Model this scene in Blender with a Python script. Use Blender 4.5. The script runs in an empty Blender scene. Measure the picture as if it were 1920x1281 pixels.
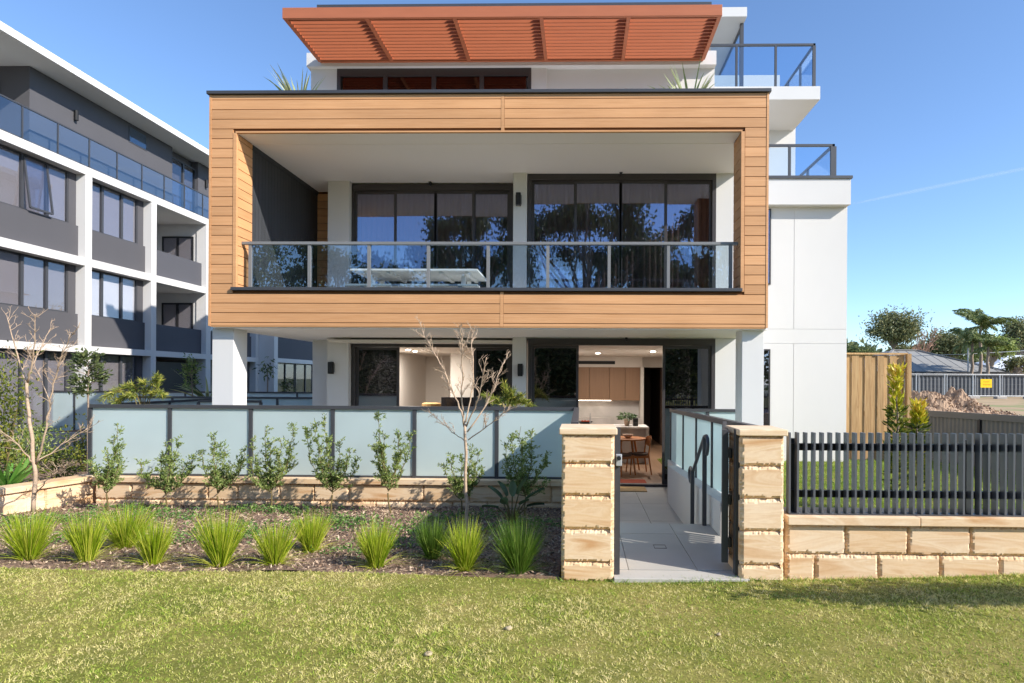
import bpy, math, random
import numpy as np
from mathutils import Matrix, Vector

random.seed(7)
rng = np.random.default_rng(7)
SC = bpy.context.scene
COL = SC.collection

# ------------------------------------------------------------------ camera
F, CX, CY, EYE = 1100.0, 1066.0, 712.0, 1.65        # focal length and principal point in photo pixels (1920 wide)
YAW, ROLL = 0.02, 0.0055
CAM_R = Matrix.Rotation(YAW, 3, 'Z') @ Matrix.Rotation(math.pi / 2, 3, 'X') @ Matrix.Rotation(ROLL, 3, 'Z')
cam_d = bpy.data.cameras.new("camera")
cam = bpy.data.objects.new("camera", cam_d)
COL.objects.link(cam)
cam.location = (0, 0, EYE)
cam.rotation_euler = CAM_R.to_euler()
cam_d.sensor_width = 36.0
cam_d.lens = F / 1920 * 36
cam_d.shift_x = (960 - CX) / 1920
cam_d.shift_y = (CY - 640.5) / 1920
cam_d.clip_end = 3000
cam_d.clip_start = 0.05
SC.camera = cam

# ------------------------------------------------------------------ light
SUN_EL, SUN_AZ = math.radians(32.8), math.radians(62.1)     # azimuth from the facade normal towards the right
sdir = Vector((math.sin(SUN_AZ) * math.cos(SUN_EL), -math.cos(SUN_AZ) * math.cos(SUN_EL), math.sin(SUN_EL)))
world = bpy.data.worlds.new("World")
SC.world = world
world.use_nodes = True
wn = world.node_tree
sky = wn.nodes.new("ShaderNodeTexSky")
sky.sky_type = 'NISHITA'
sky.sun_disc = False
sky.sun_elevation = SUN_EL
sky.sun_rotation = math.atan2(sdir.x, sdir.y)
sky.altitude = 900
sky.air_density = 1.0
sky.dust_density = 0.6
sky.ozone_density = 5.0
wn.links.new(sky.outputs[0], wn.nodes["Background"].inputs[0])
wn.nodes["Background"].inputs[1].default_value = 0.092
sun_d = bpy.data.lights.new("sun", 'SUN')
sun_d.energy = 2.5
sun_d.angle = math.radians(0.5)
sun_d.color = (1.0, 0.94, 0.85)
sun = bpy.data.objects.new("sun", sun_d)
COL.objects.link(sun)
sun.rotation_euler = (-sdir).to_track_quat('-Z', 'Y').to_euler()
sun.location = (20, -10, 30)
SC.view_settings.view_transform = 'Standard'
SC.view_settings.look = 'None'
SC.view_settings.exposure = 1.5
SC.view_settings.gamma = 1.0
SC.render.engine = 'CYCLES'
SC.cycles.max_bounces = 8
SC.cycles.transparent_max_bounces = 24
SC.cycles.glossy_bounces = 4
SC.cycles.caustics_reflective = False
SC.cycles.caustics_refractive = False

# ------------------------------------------------------------------ measuring: a photo pixel at a depth -> metres
def P(px, py, Y):
    d = CAM_R @ Vector(((px - CX) / F, (CY - py) / F, -1.0))
    t = Y / d.y
    return (t * d.x, EYE + t * d.z)
def Xp(px, Y): return P(px, 712, Y)[0]
def Zp(py, Y, px=1000): return P(px, py, Y)[1]
def V3(px, py, Y):
    x, z = P(px, py, Y)
    return (x, Y, z)

# ------------------------------------------------------------------ mesh helper
class MB:
    def __init__(s):
        s.v, s.q, s.t, s.g, s.r, s.n = [], [], [], [], [], 0
    def raw(s, verts, quads=None, tris=None, ngons=None, rnd=None):
        verts = np.asarray(verts, np.float32).reshape(-1, 3)
        if quads is not None and len(quads): s.q.append(np.asarray(quads, np.int32).reshape(-1, 4) + s.n)
        if tris is not None and len(tris): s.t.append(np.asarray(tris, np.int32).reshape(-1, 3) + s.n)
        if ngons:
            for g in ngons: s.g.append(np.asarray(g, np.int32) + s.n)
        r = np.full(len(verts), random.random() if rnd is None else 0, np.float32)
        if rnd is not None: r[:] = rnd
        s.v.append(verts); s.r.append(r); s.n += len(verts)
        return s
    def box(s, x0, x1, y0, y1, z0, z1, rnd=None):
        if x0 > x1: x0, x1 = x1, x0
        if y0 > y1: y0, y1 = y1, y0
        if z0 > z1: z0, z1 = z1, z0
        v = [(x, y, z) for x in (x0, x1) for y in (y0, y1) for z in (z0, z1)]
        return s.raw(v, [(0, 1, 3, 2), (4, 6, 7, 5), (0, 4, 5, 1), (2, 3, 7, 6), (0, 2, 6, 4), (1, 5, 7, 3)], rnd=rnd)
    def prism(s, poly, axis, a0, a1, rnd=None):
        """poly: 2-D outline; axis 'x' -> (y,z), 'y' -> (x,z), 'z' -> (x,y)"""
        n = len(poly); v = []
        for a in (a0, a1):
            for u, w in poly:
                v.append({'x': (a, u, w), 'y': (u, a, w), 'z': (u, w, a)}[axis])
        q = [(i, (i + 1) % n, n + (i + 1) % n, n + i) for i in range(n)]
        return s.raw(v, q, ngons=[list(range(n))[::-1], list(range(n, 2 * n))], rnd=rnd)
    def beam(s, a, b, w, h, up=(0, 0, 1), rnd=None):
        """a bar of w x h section from a to b"""
        a, b, up = Vector(a), Vector(b), Vector(up)
        d = (b - a).normalized()
        sx = d.cross(up)
        if sx.length < 1e-4: sx = d.cross(Vector((1, 0, 0)))
        sx.normalize(); sz = sx.cross(d)
        v = []
        for p in (a, b):
            for i, j in ((-1, -1), (1, -1), (1, 1), (-1, 1)):
                v.append(p + sx * (i * w / 2) + sz * (j * h / 2))
        return s.raw([tuple(x) for x in v], [(0, 1, 5, 4), (1, 2, 6, 5), (2, 3, 7, 6), (3, 0, 4, 7), (3, 2, 1, 0), (4, 5, 6, 7)], rnd=rnd)
    def tube(s, pts, rad, sides=8, cap=True, rnd=None):
        pts = [Vector(p) for p in pts]
        n = len(pts)
        if not hasattr(rad, '__len__'): rad = [rad] * n
        v = []
        ref = None
        for i, p in enumerate(pts):
            d = (pts[min(i + 1, n - 1)] - pts[max(i - 1, 0)])
            d = d.normalized() if d.length > 1e-9 else Vector((0, 0, 1))
            if ref is None:
                ref = Vector((1, 0, 0)) if abs(d.x) < .8 else Vector((0, 1, 0))
            u = (ref - d * ref.dot(d)).normalized(); w = d.cross(u); ref = u
            for k in range(sides):
                a = 2 * math.pi * k / sides
                v.append(tuple(p + (u * math.cos(a) + w * math.sin(a)) * rad[i]))
        q = [(i * sides + k, i * sides + (k + 1) % sides, (i + 1) * sides + (k + 1) % sides, (i + 1) * sides + k)
             for i in range(n - 1) for k in range(sides)]
        g = [list(range(sides))[::-1], list(range((n - 1) * sides, n * sides))] if cap else None
        return s.raw(v, q, ngons=g, rnd=rnd)
    def lathe(s, prof, c, sides=20, rnd=None):
        """prof: (radius, z) from bottom to top about the vertical axis through c"""
        v = []
        for r, z in prof:
            for k in range(sides):
                a = 2 * math.pi * k / sides
                v.append((c[0] + r * math.cos(a), c[1] + r * math.sin(a), c[2] + z))
        n = len(prof)
        q = [(i * sides + k, i * sides + (k + 1) % sides, (i + 1) * sides + (k + 1) % sides, (i + 1) * sides + k)
             for i in range(n - 1) for k in range(sides)]
        return s.raw(v, q, ngons=[list(range(sides))[::-1], list(range((n - 1) * sides, n * sides))], rnd=rnd)
    def grid(s, fn, nu, nv, rnd=None):
        v = [fn(i / nu, j / nv) for i in range(nu + 1) for j in range(nv + 1)]
        q = [(i * (nv + 1) + j, (i + 1) * (nv + 1) + j, (i + 1) * (nv + 1) + j + 1, i * (nv + 1) + j + 1)
             for i in range(nu) for j in range(nv)]
        return s.raw(v, q, rnd=rnd)
    def leaves(s, p, d, L, W, fold=0.15, r=None):
        """leaf-shaped quads at points p pointing along d (arrays)"""
        p = np.asarray(p, float); d = np.asarray(d, float); n = len(p)
        if n == 0: return s
        d = d / (np.linalg.norm(d, axis=1, keepdims=True) + 1e-9)
        sd = np.cross(d, rng.normal(size=(n, 3))); sd /= (np.linalg.norm(sd, axis=1, keepdims=True) + 1e-9)
        nn = np.cross(sd, d)
        L = np.broadcast_to(np.asarray(L, float).reshape(-1, 1), (n, 1)); W = np.broadcast_to(np.asarray(W, float).reshape(-1, 1), (n, 1))
        m = p + d * L * .45 + nn * L * fold
        v = np.stack([p, m + sd * W / 2, p + d * L, m - sd * W / 2], 1).reshape(-1, 3)
        q = np.arange(4 * n).reshape(-1, 4)
        r = rng.random(n) if r is None else np.broadcast_to(r, (n,))
        return s.raw(v, q, rnd=np.repeat(r, 4))
    def blades(s, p, d, L, W, bend, seg=3, r=None, up=None):
        """grass-like tapering strips, bending down"""
        p = np.asarray(p, float); d = np.asarray(d, float); n = len(p)
        d = d / np.linalg.norm(d, axis=1, keepdims=True)
        sd = np.cross(d, rng.normal(size=(n, 3))); sd[:, 2] *= .3
        sd /= (np.linalg.norm(sd, axis=1, keepdims=True) + 1e-9)
        L = np.asarray(L, float).reshape(-1, 1); W = np.broadcast_to(np.asarray(W, float).reshape(-1, 1), (n, 1)); bend = np.asarray(bend, float).reshape(-1, 1)
        hd = d.copy(); hd[:, 2] = 0
        rows = []
        for i in range(seg):
            t = i / seg
            c = p + d * L * t + (hd * .5 - np.array([0, 0, 1.])) * bend * L * t * t
            w = W * (1 - t) ** .6 * .5
            rows.append(c - sd * w); rows.append(c + sd * w)
        rows.append(p + d * L + (hd * .5 - np.array([0, 0, 1.])) * bend * L)
        k = 2 * seg + 1
        v = np.stack(rows, 1).reshape(-1, 3)
        base = (np.arange(n) * k)[:, None]
        q = [base + np.array([[2 * i, 2 * i + 1, 2 * i + 3, 2 * i + 2]]) for i in range(seg - 1)]
        t3 = base + np.array([[2 * seg - 2, 2 * seg - 1, 2 * seg]])
        r = rng.random(n) if r is None else r
        return s.raw(v, np.concatenate(q) if q else None, t3, rnd=np.repeat(r, k))
    def build(s, name, mat, parent=None, smooth=False, bevel=0.0, seg=2):
        me = bpy.data.meshes.new(name)
        v = np.concatenate(s.v)
        org = np.array(parent_origin(parent), np.float32)
        v = v - org
        loops, starts, c = [], [], 0
        for arr, k in ((s.q, 4), (s.t, 3)):
            if arr:
                a = np.concatenate(arr); loops.append(a.ravel())
                starts.append(c + np.arange(len(a)) * k); c += len(a) * k
        for g in s.g:
            loops.append(g); starts.append(np.array([c])); c += len(g)
        loops = np.concatenate(loops); starts = np.concatenate(starts)
        me.vertices.add(len(v)); me.vertices.foreach_set("co", v.astype(np.float32).ravel())
        me.loops.add(len(loops)); me.loops.foreach_set("vertex_index", loops.astype(np.int32))
        me.polygons.add(len(starts)); me.polygons.foreach_set("loop_start", starts.astype(np.int32))
        at = me.attributes.new("rnd", 'FLOAT', 'POINT')
        at.data.foreach_set("value", np.concatenate(s.r).astype(np.float32))
        me.update(calc_edges=True)
        me.validate()
        me.polygons.foreach_set("use_smooth", np.full(len(me.polygons), bool(smooth)))
        if mat is not None: me.materials.append(mat)
        o = bpy.data.objects.new(name, me)
        COL.objects.link(o)
        if parent is not None:
            o.parent = parent
        if bevel > 0:
            b = o.modifiers.new("bevel", 'BEVEL'); b.width = bevel; b.segments = seg; b.limit_method = 'ANGLE'; b.angle_limit = math.radians(40)
        return o

ORIGIN = {}
def parent_origin(o):
    x = np.zeros(3)
    while o is not None:
        x += np.array(o.location); o = o.parent
    return x

def tag(o, label=None, cat=None, group=None, kind=None):
    if label: o['label'] = label
    if cat: o['category'] = cat
    if group: o['group'] = group
    if kind: o['kind'] = kind
    return o

def thing(name, loc, label, cat, group=None):
    o = bpy.data.objects.new(name, None)
    o.empty_display_size = .3
    COL.objects.link(o); o.location = loc
    return tag(o, label, cat, group)

def copy_tree(o, parent=None):
    c = o.copy(); COL.objects.link(c)
    if parent is not None: c.parent = parent
    for ch in [x for x in COL.objects if x.parent == o]: copy_tree(ch, c)
    return c

# ------------------------------------------------------------------ materials
def srgb(r, g, b):
    return tuple(((c / 255) / 12.92 if c / 255 <= .04045 else ((c / 255 + .055) / 1.055) ** 2.4) for c in (r, g, b))

def nd(nt, t, **kw):
    n = nt.nodes.new(t)
    for k, v in kw.items(): setattr(n, k, v)
    return n

def base_mat(name):
    m = bpy.data.materials.new(name); m.use_nodes = True
    nt = m.node_tree
    return m, nt, nt.nodes["Principled BSDF"]

def noise(nt, scale, detail=4, stretch=(1, 1, 1), distort=0, rough=.55):
    tc = nd(nt, "ShaderNodeTexCoord"); mp = nd(nt, "ShaderNodeMapping"); mp.inputs["Scale"].default_value = stretch
    n = nd(nt, "ShaderNodeTexNoise"); n.inputs["Scale"].default_value = scale; n.inputs["Detail"].default_value = detail
    n.inputs["Distortion"].default_value = distort; n.inputs["Roughness"].default_value = rough
    nt.links.new(tc.outputs["Object"], mp.inputs[0]); nt.links.new(mp.outputs[0], n.inputs["Vector"])
    return n

def ramp(nt, src, stops):
    r = nd(nt, "ShaderNodeValToRGB")
    while len(r.color_ramp.elements) < len(stops): r.color_ramp.elements.new(.5)
    for e, (p, c) in zip(r.color_ramp.elements, stops):
        e.position = p; e.color = (*c, 1) if len(c) == 3 else c
    nt.links.new(src, r.inputs[0])
    return r

def mixc(nt, fac, a, b, mode='MIX'):
    m = nd(nt, "ShaderNodeMix", data_type='RGBA', blend_type=mode)
    for sock, val in ((m.inputs[0], fac), (m.inputs[6], a), (m.inputs[7], b)):
        if hasattr(val, 'links'): nt.links.new(val, sock)
        elif isinstance(val, (int, float)): sock.default_value = val
        else: sock.default_value = (*val, 1)
    return m.outputs[2]

def mat(name, col, rough=.6, var=.12, scale=3.0, stretch=(1, 1, 1), bump=0.0, bscale=60.0, rnd=0.0, alt=None, altscale=1.2, altlo=.5, althi=.65,
        metal=0.0, spec=.4, trans=0.0, coat=0.0):
    m, nt, bs = base_mat(name)
    col = np.array(col)
    n = noise(nt, scale, 5, stretch)
    c = ramp(nt, n.outputs["Fac"], [(.25, tuple(np.clip(col * (1 - var), 0, 1))), (.75, tuple(np.clip(col * (1 + var), 0, 1)))]).outputs[0]
    if alt is not None:
        n2 = noise(nt, altscale, 6, stretch, .4)
        f = ramp(nt, n2.outputs["Fac"], [(altlo, (0, 0, 0)), (althi, (1, 1, 1))]).outputs[0]
        c = mixc(nt, f, c, alt)
    if rnd:
        a = nd(nt, "ShaderNodeAttribute"); a.attribute_name = "rnd"
        r = ramp(nt, a.outputs["Fac"], [(0, (1 - rnd,) * 3), (1, (1 + rnd,) * 3)])
        mr = nd(nt, "ShaderNodeMapRange"); mr.inputs[3].default_value = 1 - rnd; mr.inputs[4].default_value = 1 + rnd
        nt.links.new(a.outputs["Fac"], mr.inputs[0])
        c = mixc(nt, 1.0, c, mr.outputs[0], 'MULTIPLY')
    nt.links.new(c, bs.inputs["Base Color"])
    bs.inputs["Roughness"].default_value = rough
    bs.inputs["Metallic"].default_value = metal
    bs.inputs["Specular IOR Level"].default_value = spec
    if coat: bs.inputs["Coat Weight"].default_value = coat
    if bump:
        nb = noise(nt, bscale, 6, stretch)
        b = nd(nt, "ShaderNodeBump"); b.inputs["Strength"].default_value = bump; b.inputs["Distance"].default_value = .02
        nt.links.new(nb.outputs["Fac"], b.inputs["Height"]); nt.links.new(b.outputs[0], bs.inputs["Normal"])
    if trans:
        tl = nd(nt, "ShaderNodeBsdfTranslucent"); mx = nd(nt, "ShaderNodeMixShader"); mx.inputs[0].default_value = trans
        out = nt.nodes["Material Output"]
        nt.links.new(c, tl.inputs[0]); nt.links.new(bs.outputs[0], mx.inputs[1]); nt.links.new(tl.outputs[0], mx.inputs[2]); nt.links.new(mx.outputs[0], out.inputs[0])
    return m

def leaf_mat(name, dark, mid, light, trans=.3, rough=.45):
    """leaf colours spread by the per-leaf random attribute"""
    m, nt, bs = base_mat(name)
    a = nd(nt, "ShaderNodeAttribute"); a.attribute_name = "rnd"
    c = ramp(nt, a.outputs["Fac"], [(0, dark), (.5, mid), (1, light)]).outputs[0]
    nt.links.new(c, bs.inputs["Base Color"]); bs.inputs["Roughness"].default_value = rough
    bs.inputs["Specular IOR Level"].default_value = .35
    tl = nd(nt, "ShaderNodeBsdfTranslucent"); mx = nd(nt, "ShaderNodeMixShader"); mx.inputs[0].default_value = trans
    nt.links.new(c, tl.inputs[0]); nt.links.new(bs.outputs[0], mx.inputs[1]); nt.links.new(tl.outputs[0], mx.inputs[2])
    nt.links.new(mx.outputs[0], nt.nodes["Material Output"].inputs[0])
    return m

def glass_mat(name, tint, refl, fres=.6, rough=0.0, rtint=(1, 1, 1)):
    m = bpy.data.materials.new(name); m.use_nodes = True; nt = m.node_tree; nt.nodes.clear()
    out = nd(nt, "ShaderNodeOutputMaterial"); tr = nd(nt, "ShaderNodeBsdfTransparent"); gl = nd(nt, "ShaderNodeBsdfGlossy")
    tr.inputs[0].default_value = (*tint, 1); gl.inputs["Roughness"].default_value = rough; gl.inputs[0].default_value = (*rtint, 1)
    lw = nd(nt, "ShaderNodeLayerWeight"); lw.inputs[0].default_value = .3
    mr = nd(nt, "ShaderNodeMapRange"); mr.inputs[3].default_value = refl; mr.inputs[4].default_value = min(1, refl + fres)
    nt.links.new(lw.outputs["Facing"], mr.inputs[0])
    # very slight waviness of float glass
    n = noise(nt, 1.3, 1); b = nd(nt, "ShaderNodeBump"); b.inputs["Strength"].default_value = .004; b.inputs["Distance"].default_value = .02
    nt.links.new(n.outputs["Fac"], b.inputs["Height"]); nt.links.new(b.outputs[0], gl.inputs["Normal"])
    mx = nd(nt, "ShaderNodeMixShader")
    nt.links.new(mr.outputs[0], mx.inputs[0]); nt.links.new(tr.outputs[0], mx.inputs[1]); nt.links.new(gl.outputs[0], mx.inputs[2]); nt.links.new(mx.outputs[0], out.inputs[0])
    return m

def frosted_mat(name, col):
    m = bpy.data.materials.new(name); m.use_nodes = True; nt = m.node_tree; nt.nodes.clear()
    out = nd(nt, "ShaderNodeOutputMaterial"); df = nd(nt, "ShaderNodeBsdfDiffuse"); tl = nd(nt, "ShaderNodeBsdfTranslucent"); gl = nd(nt, "ShaderNodeBsdfGlossy")
    n = noise(nt, .8, 3)
    c = ramp(nt, n.outputs["Fac"], [(.3, tuple(np.array(col) * .94)), (.7, tuple(np.array(col) * 1.04))]).outputs[0]
    a = nd(nt, 'ShaderNodeAttribute'); a.attribute_name = 'rnd'; mr = nd(nt, 'ShaderNodeMapRange'); mr.inputs[3].default_value = .94; mr.inputs[4].default_value = 1.03
    nt.links.new(a.outputs['Fac'], mr.inputs[0]); c = mixc(nt, 1.0, c, mr.outputs[0], 'MULTIPLY')
    nt.links.new(c, df.inputs[0]); nt.links.new(c, tl.inputs[0]); gl.inputs["Roughness"].default_value = .28
    m1 = nd(nt, "ShaderNodeMixShader"); m1.inputs[0].default_value = .45
    m2 = nd(nt, "ShaderNodeMixShader"); m2.inputs[0].default_value = .09
    nt.links.new(df.outputs[0], m1.inputs[1]); nt.links.new(tl.outputs[0], m1.inputs[2])
    nt.links.new(m1.outputs[0], m2.inputs[1]); nt.links.new(gl.outputs[0], m2.inputs[2]); nt.links.new(m2.outputs[0], out.inputs[0])
    return m

def emit_mat(name, col, s):
    m = bpy.data.materials.new(name); m.use_nodes = True; nt = m.node_tree; nt.nodes.clear()
    out = nd(nt, "ShaderNodeOutputMaterial"); e = nd(nt, "ShaderNodeEmission"); e.inputs[0].default_value = (*col, 1); e.inputs[1].default_value = s
    nt.links.new(e.outputs[0], out.inputs[0])
    return m

def stone_mat(name):
    """cream and ochre sandstone with wavy iron banding; each block its own tone"""
    m, nt, bs = base_mat(name)
    a = nd(nt, "ShaderNodeAttribute"); a.attribute_name = "rnd"
    tc = nd(nt, "ShaderNodeTexCoord"); mp = nd(nt, "ShaderNodeMapping"); mp.inputs["Scale"].default_value = (1.0, 1.0, 7)
    # shift the banding per block
    cmb = nd(nt, "ShaderNodeCombineXYZ"); mul = nd(nt, "ShaderNodeMath", operation='MULTIPLY'); mul.inputs[1].default_value = 57
    nt.links.new(a.outputs["Fac"], mul.inputs[0]); nt.links.new(mul.outputs[0], cmb.inputs[0]); nt.links.new(mul.outputs[0], cmb.inputs[2])
    va = nd(nt, "ShaderNodeVectorMath", operation='ADD')
    nt.links.new(tc.outputs["Object"], mp.inputs[0]); nt.links.new(mp.outputs[0], va.inputs[0]); nt.links.new(cmb.outputs[0], va.inputs[1])
    n = nd(nt, "ShaderNodeTexNoise"); n.inputs["Scale"].default_value = 1.1; n.inputs["Detail"].default_value = 5; n.inputs["Distortion"].default_value = .9
    nt.links.new(va.outputs[0], n.inputs["Vector"])
    c = ramp(nt, n.outputs["Fac"], [(.30, srgb(200, 158, 114)), (.41, srgb(218, 188, 152)), (.47, srgb(228, 204, 172)), (.53, srgb(222, 194, 158)), (.58, srgb(230, 208, 178)), (.74, srgb(206, 168, 126))]).outputs[0]
    hue = ramp(nt, a.outputs["Fac"], [(0, (.98, .93, .88)), (.35, (1.02, 1.01, 1.02)), (.7, (.95, .87, .78)), (1, (1.0, .97, .95))]).outputs[0]
    c = mixc(nt, 1.0, c, hue, 'MULTIPLY')
    n2 = noise(nt, 45, 6); sp = ramp(nt, n2.outputs["Fac"], [(.3, (.9, .88, .86)), (.6, (1, 1, 1))]).outputs[0]
    c = mixc(nt, .4, c, sp, 'MULTIPLY')
    nt.links.new(c, bs.inputs["Base Color"]); bs.inputs["Roughness"].default_value = .9; bs.inputs["Specular IOR Level"].default_value = .2
    nb = noise(nt, 90, 8, (1, 1, 1.6)); b = nd(nt, "ShaderNodeBump"); b.inputs["Strength"].default_value = .05; b.inputs["Distance"].default_value = .01
    nt.links.new(nb.outputs["Fac"], b.inputs["Height"]); nt.links.new(b.outputs[0], bs.inputs["Normal"])
    return m

def wood_clad(name, c0, c1):
    """printed timber-look cladding: long fine grain, small tone change per board"""
    m, nt, bs = base_mat(name)
    a = nd(nt, "ShaderNodeAttribute"); a.attribute_name = "rnd"
    n = noise(nt, 2.2, 8, (.55, .55, 30), .8, .65)
    c = ramp(nt, n.outputs["Fac"], [(.3, c0), (.7, c1)]).outputs[0]
    n2 = noise(nt, .7, 3, (1, 1, 3)); t = ramp(nt, n2.outputs["Fac"], [(.35, (.92, .91, .9)), (.65, (1.05, 1.05, 1.05))]).outputs[0]
    c = mixc(nt, 1.0, c, t, 'MULTIPLY')
    mr = nd(nt, "ShaderNodeMapRange"); mr.inputs[3].default_value = .90; mr.inputs[4].default_value = 1.07
    nt.links.new(a.outputs["Fac"], mr.inputs[0]); c = mixc(nt, 1.0, c, mr.outputs[0], 'MULTIPLY')
    nt.links.new(c, bs.inputs["Base Color"]); bs.inputs["Roughness"].default_value = .5; bs.inputs["Specular IOR Level"].default_value = .3
    return m

def paling_mat(name):
    m, nt, bs = base_mat(name)
    a = nd(nt, "ShaderNodeAttribute"); a.attribute_name = "rnd"
    n = noise(nt, 3, 6, (12, 12, .6), .6)
    c = ramp(nt, n.outputs["Fac"], [(.3, srgb(160, 122, 78)), (.6, srgb(196, 160, 112)), (.8, srgb(206, 172, 124))]).outputs[0]
    k = noise(nt, 7, 2, (1, 1, .5)); kr = ramp(nt, k.outputs["Fac"], [(.69, (1, 1, 1)), (.75, (.5, .38, .28))]).outputs[0]
    c = mixc(nt, .8, c, kr, 'MULTIPLY')
    mr = nd(nt, "ShaderNodeMapRange"); mr.inputs[3].default_value = .82; mr.inputs[4].default_value = 1.1
    nt.links.new(a.outputs["Fac"], mr.inputs[0]); c = mixc(nt, 1.0, c, mr.outputs[0], 'MULTIPLY')
    nt.links.new(c, bs.inputs["Base Color"]); bs.inputs["Roughness"].default_value = .85
    return m

def grass_ground(name, a, b, c3):
    m, nt, bs = base_mat(name)
    n = noise(nt, 1.3, 8, rough=.65); c = ramp(nt, n.outputs["Fac"], [(.35, a), (.5, b), (.68, c3)]).outputs[0]
    n2 = noise(nt, 60, 4); s2 = ramp(nt, n2.outputs["Fac"], [(.3, (.6, .6, .6)), (.7, (1.2, 1.2, 1.2))]).outputs[0]
    c = mixc(nt, 1.0, c, s2, 'MULTIPLY')
    nt.links.new(c, bs.inputs["Base Color"]); bs.inputs["Roughness"].default_value = .95; bs.inputs["Specular IOR Level"].default_value = .1
    return m

def grass_mat(name, straw=.35):
    """blade colours: green to straw in patches over the lawn, plus per-blade change"""
    m, nt, bs = base_mat(name)
    a = nd(nt, "ShaderNodeAttribute"); a.attribute_name = "rnd"
    n = noise(nt, 1.5, 6, (1, 1.6, 1), .5, .65)
    ad = nd(nt, "ShaderNodeMath", operation='MULTIPLY_ADD'); ad.inputs[1].default_value = .55
    nt.links.new(a.outputs["Fac"], ad.inputs[0]); nt.links.new(n.outputs["Fac"], ad.inputs[2])
    lo = .95 - straw
    n4 = noise(nt, .45, 3, (1, 1, 1)); m4 = nd(nt, 'ShaderNodeMath', operation='MULTIPLY_ADD'); m4.inputs[1].default_value = .5; m4.inputs[2].default_value = -.25
    nt.links.new(n4.outputs['Fac'], m4.inputs[0]); a5 = nd(nt, 'ShaderNodeMath', operation='ADD'); nt.links.new(ad.outputs[0], a5.inputs[0]); nt.links.new(m4.outputs[0], a5.inputs[1])
    c = ramp(nt, a5.outputs[0], [(.35, srgb(108, 142, 42)), (lo - .08, srgb(152, 176, 64)), (lo + .06, srgb(194, 194, 100)), (min(.99, lo + .28), srgb(234, 218, 158))]).outputs[0]
    nt.links.new(c, bs.inputs["Base Color"]); bs.inputs["Roughness"].default_value = .6; bs.inputs["Specular IOR Level"].default_value = .2
    tl = nd(nt, "ShaderNodeBsdfTranslucent"); mx = nd(nt, "ShaderNodeMixShader"); mx.inputs[0].default_value = .3
    nt.links.new(c, tl.inputs[0]); nt.links.new(bs.outputs[0], mx.inputs[1]); nt.links.new(tl.outputs[0], mx.inputs[2])
    nt.links.new(mx.outputs[0], nt.nodes["Material Output"].inputs[0])
    return m

M = {}
M['render'] = mat('white_render', (.66, .645, .625), .85, .035, .9, (1, 1, .5), bump=.08, bscale=90)
M['soffit'] = mat('soffit_paint', (.93, .88, .85), .9, .02, .8)
M['inwall'] = mat('room_paint', (.74, .70, .65), .9, .02, .8)
M['clad'] = wood_clad('golden_cladding', srgb(200, 146, 98), srgb(219, 168, 122))
M['cladgap'] = mat('cladding_groove', srgb(112, 70, 34), .8, .1)
M['darkmetal'] = mat('charcoal_metal', srgb(66, 67, 71), .42, .06, 2, spec=.5)
M['blackmetal'] = mat('black_metal', srgb(34, 34, 37), .45, .08, 2, spec=.5)
M['railmetal'] = mat('grey_rail_metal', srgb(124, 124, 124), .4, .05, 2, spec=.5)
M['bronze'] = mat('door_frame_metal', srgb(62, 58, 58), .4, .05, 2, spec=.5)
M['darkclad'] = mat('charcoal_cladding', srgb(60, 62, 66), .55, .08, 2, rnd=.06)
M['pergola'] = mat('rust_timber_metal', srgb(180, 108, 76), .5, .06, 1.5, (1, 6, 6), spec=.3)
M['stone'] = stone_mat('sandstone')
M['frost'] = frosted_mat('frosted_glass', (.76, .875, .875))
M['glass'] = glass_mat('window_glass', (.72, .66, .66), .22, .5, rtint=(.66, .74, 1.0))
M['darkglass'] = glass_mat('dark_upper_glass', (.12, .11, .12), .07, .4)
M['glassdoor'] = glass_mat('door_glass', (.10, .10, .11), .18, .5, rtint=(.85, .88, 1.0))
M['balglass'] = glass_mat('balcony_glass', (.82, .89, .93), .10, .5, rtint=(.85, .92, 1.0))
M['bluglass'] = glass_mat('tinted_glass', (.84, .91, .97), .05, .22, rtint=(.8, .9, 1.0))
M['curtain'] = mat('sheer_curtain', (.80, .74, .72), .9, .05, 2, trans=.4)
M['blind'] = mat('grey_blind', srgb(152, 147, 147), .9, .03, 2)
M['blindw'] = mat('white_blind', (.82, .83, .83), .9, .03, 2)
M['greypaint'] = mat('grey_wall_paint', srgb(84, 83, 87), .8, .04, 1, bump=.05, bscale=100)
M['navypaint'] = mat('dark_spandrel_paint', srgb(84, 84, 90), .8, .04, 1)
M['slat'] = mat('grey_slat_metal', srgb(88, 91, 97), .35, .05, 2, spec=.5)
M['tile'] = mat('grey_paving', srgb(176, 172, 164), .7, .07, 2.2, bump=.04, bscale=80, rnd=.05)
M['concrete'] = mat('pale_concrete', srgb(168, 162, 154), .85, .06, 2, bump=.08)
M['floorwood'] = mat('timber_floor', srgb(140, 112, 90), .4, .12, 2, (1, .2, 1), rnd=.1)
M['oak'] = mat('oak_veneer', srgb(150, 118, 92), .5, .08, 2, (12, 12, .8))
M['chairwood'] = mat('chair_timber', srgb(176, 112, 62), .45, .1, 4, (6, 6, 1))
M['walnut'] = mat('dark_veneer', srgb(70, 52, 42), .6, .1, 2, (12, 12, 1))
M['marble'] = mat('pale_stone_top', (.62, .59, .57), .35, .06, 2.5, alt=(.5, .48, .46), altscale=1.5)
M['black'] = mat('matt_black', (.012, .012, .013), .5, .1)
M['tv'] = mat('screen_black', (.008, .008, .01), .15, .05)
M['whitepaint'] = mat('white_paint', (.8, .8, .78), .45, .03, 2)
M['rust'] = mat('rust_mat', srgb(158, 66, 40), .95, .15, 20)
M['jute'] = mat('jute', srgb(178, 146, 98), .95, .15, 20)
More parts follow.
